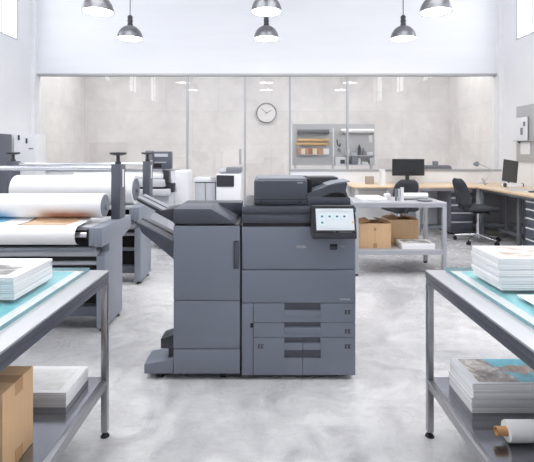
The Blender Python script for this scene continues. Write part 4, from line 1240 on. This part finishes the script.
# ------------------------------------------------------------------ task chairs
def make_chair(label):
    """faces +Y at the origin"""
    t = thing('task_chair', (0, 0, 0), label, 'chair')
    seat = MB()
    for k, (z, s) in enumerate(((0.455, 0.90), (0.462, 0.97), (0.478, 1.0), (0.498, 0.99), (0.510, 0.93))):
        pass
    tb_ = bmesh.new()
    rings = []
    for z, s in ((0.452, 0.86), (0.458, 0.95), (0.475, 1.0), (0.497, 0.99), (0.510, 0.92), (0.513, 0.80)):
        ring = []
        for i in range(40):
            a = 2 * PI * i / 40
            ca, sa = math.cos(a), math.sin(a)
            e = 0.55
            x = 0.235 * s * math.copysign(abs(ca) ** e, ca)
            y = 0.230 * s * math.copysign(abs(sa) ** e, sa)
            zz = z - (0.018 * max(0, y / 0.23) ** 3)
            ring.append(tb_.verts.new((x, y, zz)))
        rings.append(ring)
    for A, B in zip(rings[:-1], rings[1:]):
        for i in range(40): tb_.faces.new((A[i], A[(i + 1) % 40], B[(i + 1) % 40], B[i]))
    tb_.faces.new(rings[0][::-1]); tb_.faces.new(rings[-1])
    bmesh.ops.recalc_face_normals(tb_, faces=tb_.faces[:])
    obj('seat', MB()._merge(tb_), 'fabric', t, angle=60)
    # backrest: rounded pad, slightly curved and tilted back
    tb_ = bmesh.new()
    N, Mv = 14, 16
    def pt(u, v, side):
        zc = 0.50 + 0.40 * v
        hw = 0.190 * (1 - 0.16 * v) * (1 - max(0, (v - 0.72) / 0.28) ** 2.6 * 0.45) * (1 - max(0, (0.16 - v) / 0.16) ** 2 * 0.25)
        x = u * hw
        y = -0.235 - 0.10 * v + 0.035 * u * u + 0.02 * math.sin(v * PI)
        th = 0.030 * (1 - abs(u) ** 6) * (1 - abs(2 * v - 1) ** 8) + 0.004
        return (x, y + (th if side else -th), zc)
    grid = [[[tb_.verts.new(pt(-1 + 2 * i / N, j / Mv, s)) for i in range(N + 1)] for j in range(Mv + 1)] for s in (0, 1)]
    for s in (0, 1):
        for j in range(Mv):
            for i in range(N):
                g = grid[s]
                tb_.faces.new((g[j][i], g[j][i + 1], g[j + 1][i + 1], g[j + 1][i]))
    border = [(0, i) for i in range(N)] + [(j, N) for j in range(Mv)] + [(Mv, i) for i in range(N, 0, -1)] + [(j, 0) for j in range(Mv, 0, -1)]
    for k in range(len(border)):
        a, b = border[k], border[(k + 1) % len(border)]
        tb_.faces.new((grid[0][a[0]][a[1]], grid[0][b[0]][b[1]], grid[1][b[0]][b[1]], grid[1][a[0]][a[1]]))
    bmesh.ops.recalc_face_normals(tb_, faces=tb_.faces[:])
    obj('backrest', MB()._merge(tb_), 'fabric', t, angle=60)
    obj('back_support', MB().path([(0, 0.0, 0.435), (0, -0.20, 0.445), (0, -0.275, 0.52), (0, -0.30, 0.72)], 0.017), 'charcoal', t)
    obj('mechanism', MB().box(-0.09, 0.09, -0.11, 0.11, 0.415, 0.455, 0.01), 'black', t)
    obj('lever', MB().tube((0.08, 0.03, 0.432), (0.24, 0.03, 0.426), 0.008, n=10), 'black', t)
    obj('gas_column', MB().tube((0, 0, 0.09), (0, 0, 0.26), 0.028, n=20).tube((0, 0, 0.26), (0, 0, 0.42), 0.018, n=20), 'chrome', t)
    bs = MB().lathe([(0, 0.07), (0.045, 0.07), (0.045, 0.125), (0.03, 0.13), (0, 0.13)], (0, 0, 0), 24)
    obj('base_hub', bs, 'chrome', t)
    for k in range(5):
        a = R(90 + 72 * k)
        c, s = math.cos(a), math.sin(a)
        lg = MB().tube((0.035 * c, 0.035 * s, 0.105), (0.30 * c, 0.30 * s, 0.072), 0.021, 0.014, n=12)
        leg = obj('leg', lg, 'chrome', t)
        cx, cy = 0.30 * c, 0.30 * s
        cs_ = MB()
        for d in (-0.013, 0.013):
            cs_.tube((cx - s * (d - 0.008), cy + c * (d - 0.008), 0.027), (cx - s * (d + 0.008), cy + c * (d + 0.008), 0.027), 0.027, n=18)
        cs_.tube((cx, cy, 0.03), (cx, cy, 0.075), 0.008, n=10)
        obj('caster', cs_, 'rubber', leg)
    return t
ch1 = make_chair('charcoal swivel chair in profile in front of the bench corner')
ch2 = copy_tree(ch1)
ch2['label'] = 'charcoal swivel chair seen from behind, at the black monitor beyond the cart'
for o_ in (ch1, ch2): o_['group'] = 'task chairs'
ch1.location = (2.985, 6.05, 0); ch1.rotation_euler = (0, 0, R(-85))
ch2.location = (1.875, 6.05, 0); ch2.rotation_euler = (0, 0, R(4))

# ------------------------------------------------------------------ work cart with boxes
KX0, KX1, KY0, KY1 = 0.905, 1.848, 4.39, 4.95
ct = thing('packing_table', ((KX0 + KX1) / 2, (KY0 + KY1) / 2, 0), 'grey metal two-tier packing table beside the printer with cardboard boxes below', 'table')
obj('table_top', MB().box(KX0, KX1, KY0, KY1, 0.735, 0.752, 0.003), 'steel_top', ct)
fr = MB()
for a in ((KX0 + 0.002, KX1 - 0.002, KY0 + 0.002, KY0 + 0.035), (KX0 + 0.002, KX1 - 0.002, KY1 - 0.035, KY1 - 0.002), (KX0 + 0.002, KX0 + 0.035, KY0 + 0.035, KY1 - 0.035), (KX1 - 0.035, KX1 - 0.002, KY0 + 0.035, KY1 - 0.035)):
    fr.box(*a, 0.70, 0.735)
obj('table_frame', fr, 'cartgrey', ct)
sf = MB().box(KX0 + 0.01, KX1 - 0.01, KY0 + 0.01, KY1 - 0.01, 0.255, 0.268)
obj('shelf', sf, 'steel_top', ct)
fr = MB()
for a in ((KX0 + 0.04, KX1 - 0.04, KY0 + 0.004, KY0 + 0.03), (KX0 + 0.04, KX1 - 0.04, KY1 - 0.03, KY1 - 0.004)):
    fr.box(*a, 0.215, 0.2545)
obj('shelf_rail', fr, 'cartgrey', ct)
for x in (KX0, KX1 - 0.042):
    for y in (KY0, KY1 - 0.042):
        lg = obj('leg', MB().box(x + 0.001, x + 0.041, y + 0.001, y + 0.041, 0.02, 0.70, 0.003), 'cartgrey', ct)
        obj('foot', MB().tube((x + 0.02, y + 0.02, 0), (x + 0.02, y + 0.02, 0.022), 0.02, n=16), 'rubber', lg)
KZ = 0.2685
def open_box(x0, x1, y0, y1, h, label, slot=True):
    t = thing('cardboard_box', ((x0 + x1) / 2, (y0 + y1) / 2, KZ), label, 'box')
    w = 0.006
    cb = MB().box(x0, x1, y0, y1, KZ, KZ + w)
    cb.box(x0, x1, y0, y0 + w, KZ + w, KZ + h).box(x0, x1, y1 - w, y1, KZ + w, KZ + h)
    cb.box(x0, x0 + w, y0 + w, y1 - w, KZ + w, KZ + h).box(x1 - w, x1, y0 + w, y1 - w, KZ + w, KZ + h)
    obj('carton', cb, 'card', t)
    zt = KZ + h
    L = (x1 - x0) * 0.36
    for sgn, xe in ((1, x0), (-1, x1)):
        f = MB().prism([(xe, zt), (xe + sgn * L, zt + 0.022), (xe + sgn * L, zt + 0.027), (xe, zt + 0.005)], 'y', y0 + 0.004, y1 - 0.004)
        obj('flap', f, 'card_in', t)
    xm = (x0 + x1) / 2
    if slot:
        obj('tape', MB().box(xm - 0.02, xm + 0.02, y0 - 0.001, y0, KZ + 0.002, KZ + 0.05), 'tape', t)
        obj('carry_slot', MB().box(xm - 0.012, xm + 0.012, y0 - 0.001, y0 + 0.001, KZ + h - 0.075, KZ + h - 0.045).box(xm - 0.0015, xm + 0.0015, y0 - 0.001, y0 + 0.001, KZ + 0.05, KZ + h - 0.075), 'card_in', t)
    return t
open_box(0.968, 1.300, 4.47, 4.74, 0.255, 'open brown cardboard box with carry slot at the front of the packing table shelf')
def rear_box(x0, x1, y0, y1, h, label):
    t = open_box(x0, x1, y0, y1, h, label, False)
    return t
rear_box(1.325, 1.66, 4.68, 4.93, 0.262, 'taller brown cardboard box behind the printed paper stack on the shelf')
mb = MB()
for i in range(5):
    q = random.uniform(-0.002, 0.002)
    mb.box(1.40 + q, 1.735 + q, 4.41, 4.65, KZ + 0.0115 * i, KZ + 0.0115 * (i + 1) - 0.0008)
o = obj('print_bundle', mb, 'paper')
tag(o, 'low white print stack on the packing table shelf before the boxes', 'paper')
obj('printed_picture', MB().box(1.43, 1.70, 4.44, 4.62, KZ + 0.057, KZ + 0.0576), 'pic_grey', o)
# on the packing table top
o = obj('print_bundle', MB().box(1.00, 1.27, 4.50, 4.86, 0.7524, 0.775, 0.001).box(1.01, 1.265, 4.51, 4.85, 0.7755, 0.782), 'roll_white')
tag(o, 'flat white print pile on the packing table top beside the copier', 'paper')
o = obj('small_carton', MB().box(1.285, 1.345, 4.62, 4.70, 0.7525, 0.815, 0.004), 'white_metal')
tag(o, 'small white carton on the packing table top', 'box')
for x, h, m_, lab in ((1.375, 0.125, 'midgrey', 'grey upright tube on the packing table, beside the white carton'), (1.405, 0.125, 'lightgrey', 'pale upright tube on the packing table, middle of three'), (1.44, 0.14, 'white_metal', 'thicker white upright tube on the packing table')):
    o = obj('paper_tube', MB().lathe([(0.006, 0), (0.012, 0), (0.012, h), (0.006, h)] if x < 1.43 else [(0.0, 0), (0.018, 0), (0.018, h), (0.0, h)], (x, 4.55, 0.7525), 18), m_)
    tag(o, lab, 'tube', 'upright tubes on the packing table')
o = obj('paper_roll', MB().lathe([(0.012, 1.475), (0.036, 1.475), (0.036, 1.745), (0.012, 1.745)], (0, 4.66, 0.789), 28, axis='x'), 'roll_white')
tag(o, 'short white paper roll lying on the packing table top', 'paper roll')
o = obj('dish', MB().lathe([(0, 0), (0.06, 0), (0.085, 0.012), (0.082, 0.014), (0.058, 0.004), (0, 0.004)], (1.665, 4.52, 0.7525), 32), 'midgrey')
tag(o, 'shallow grey dish near the end of the packing table top', 'dish')
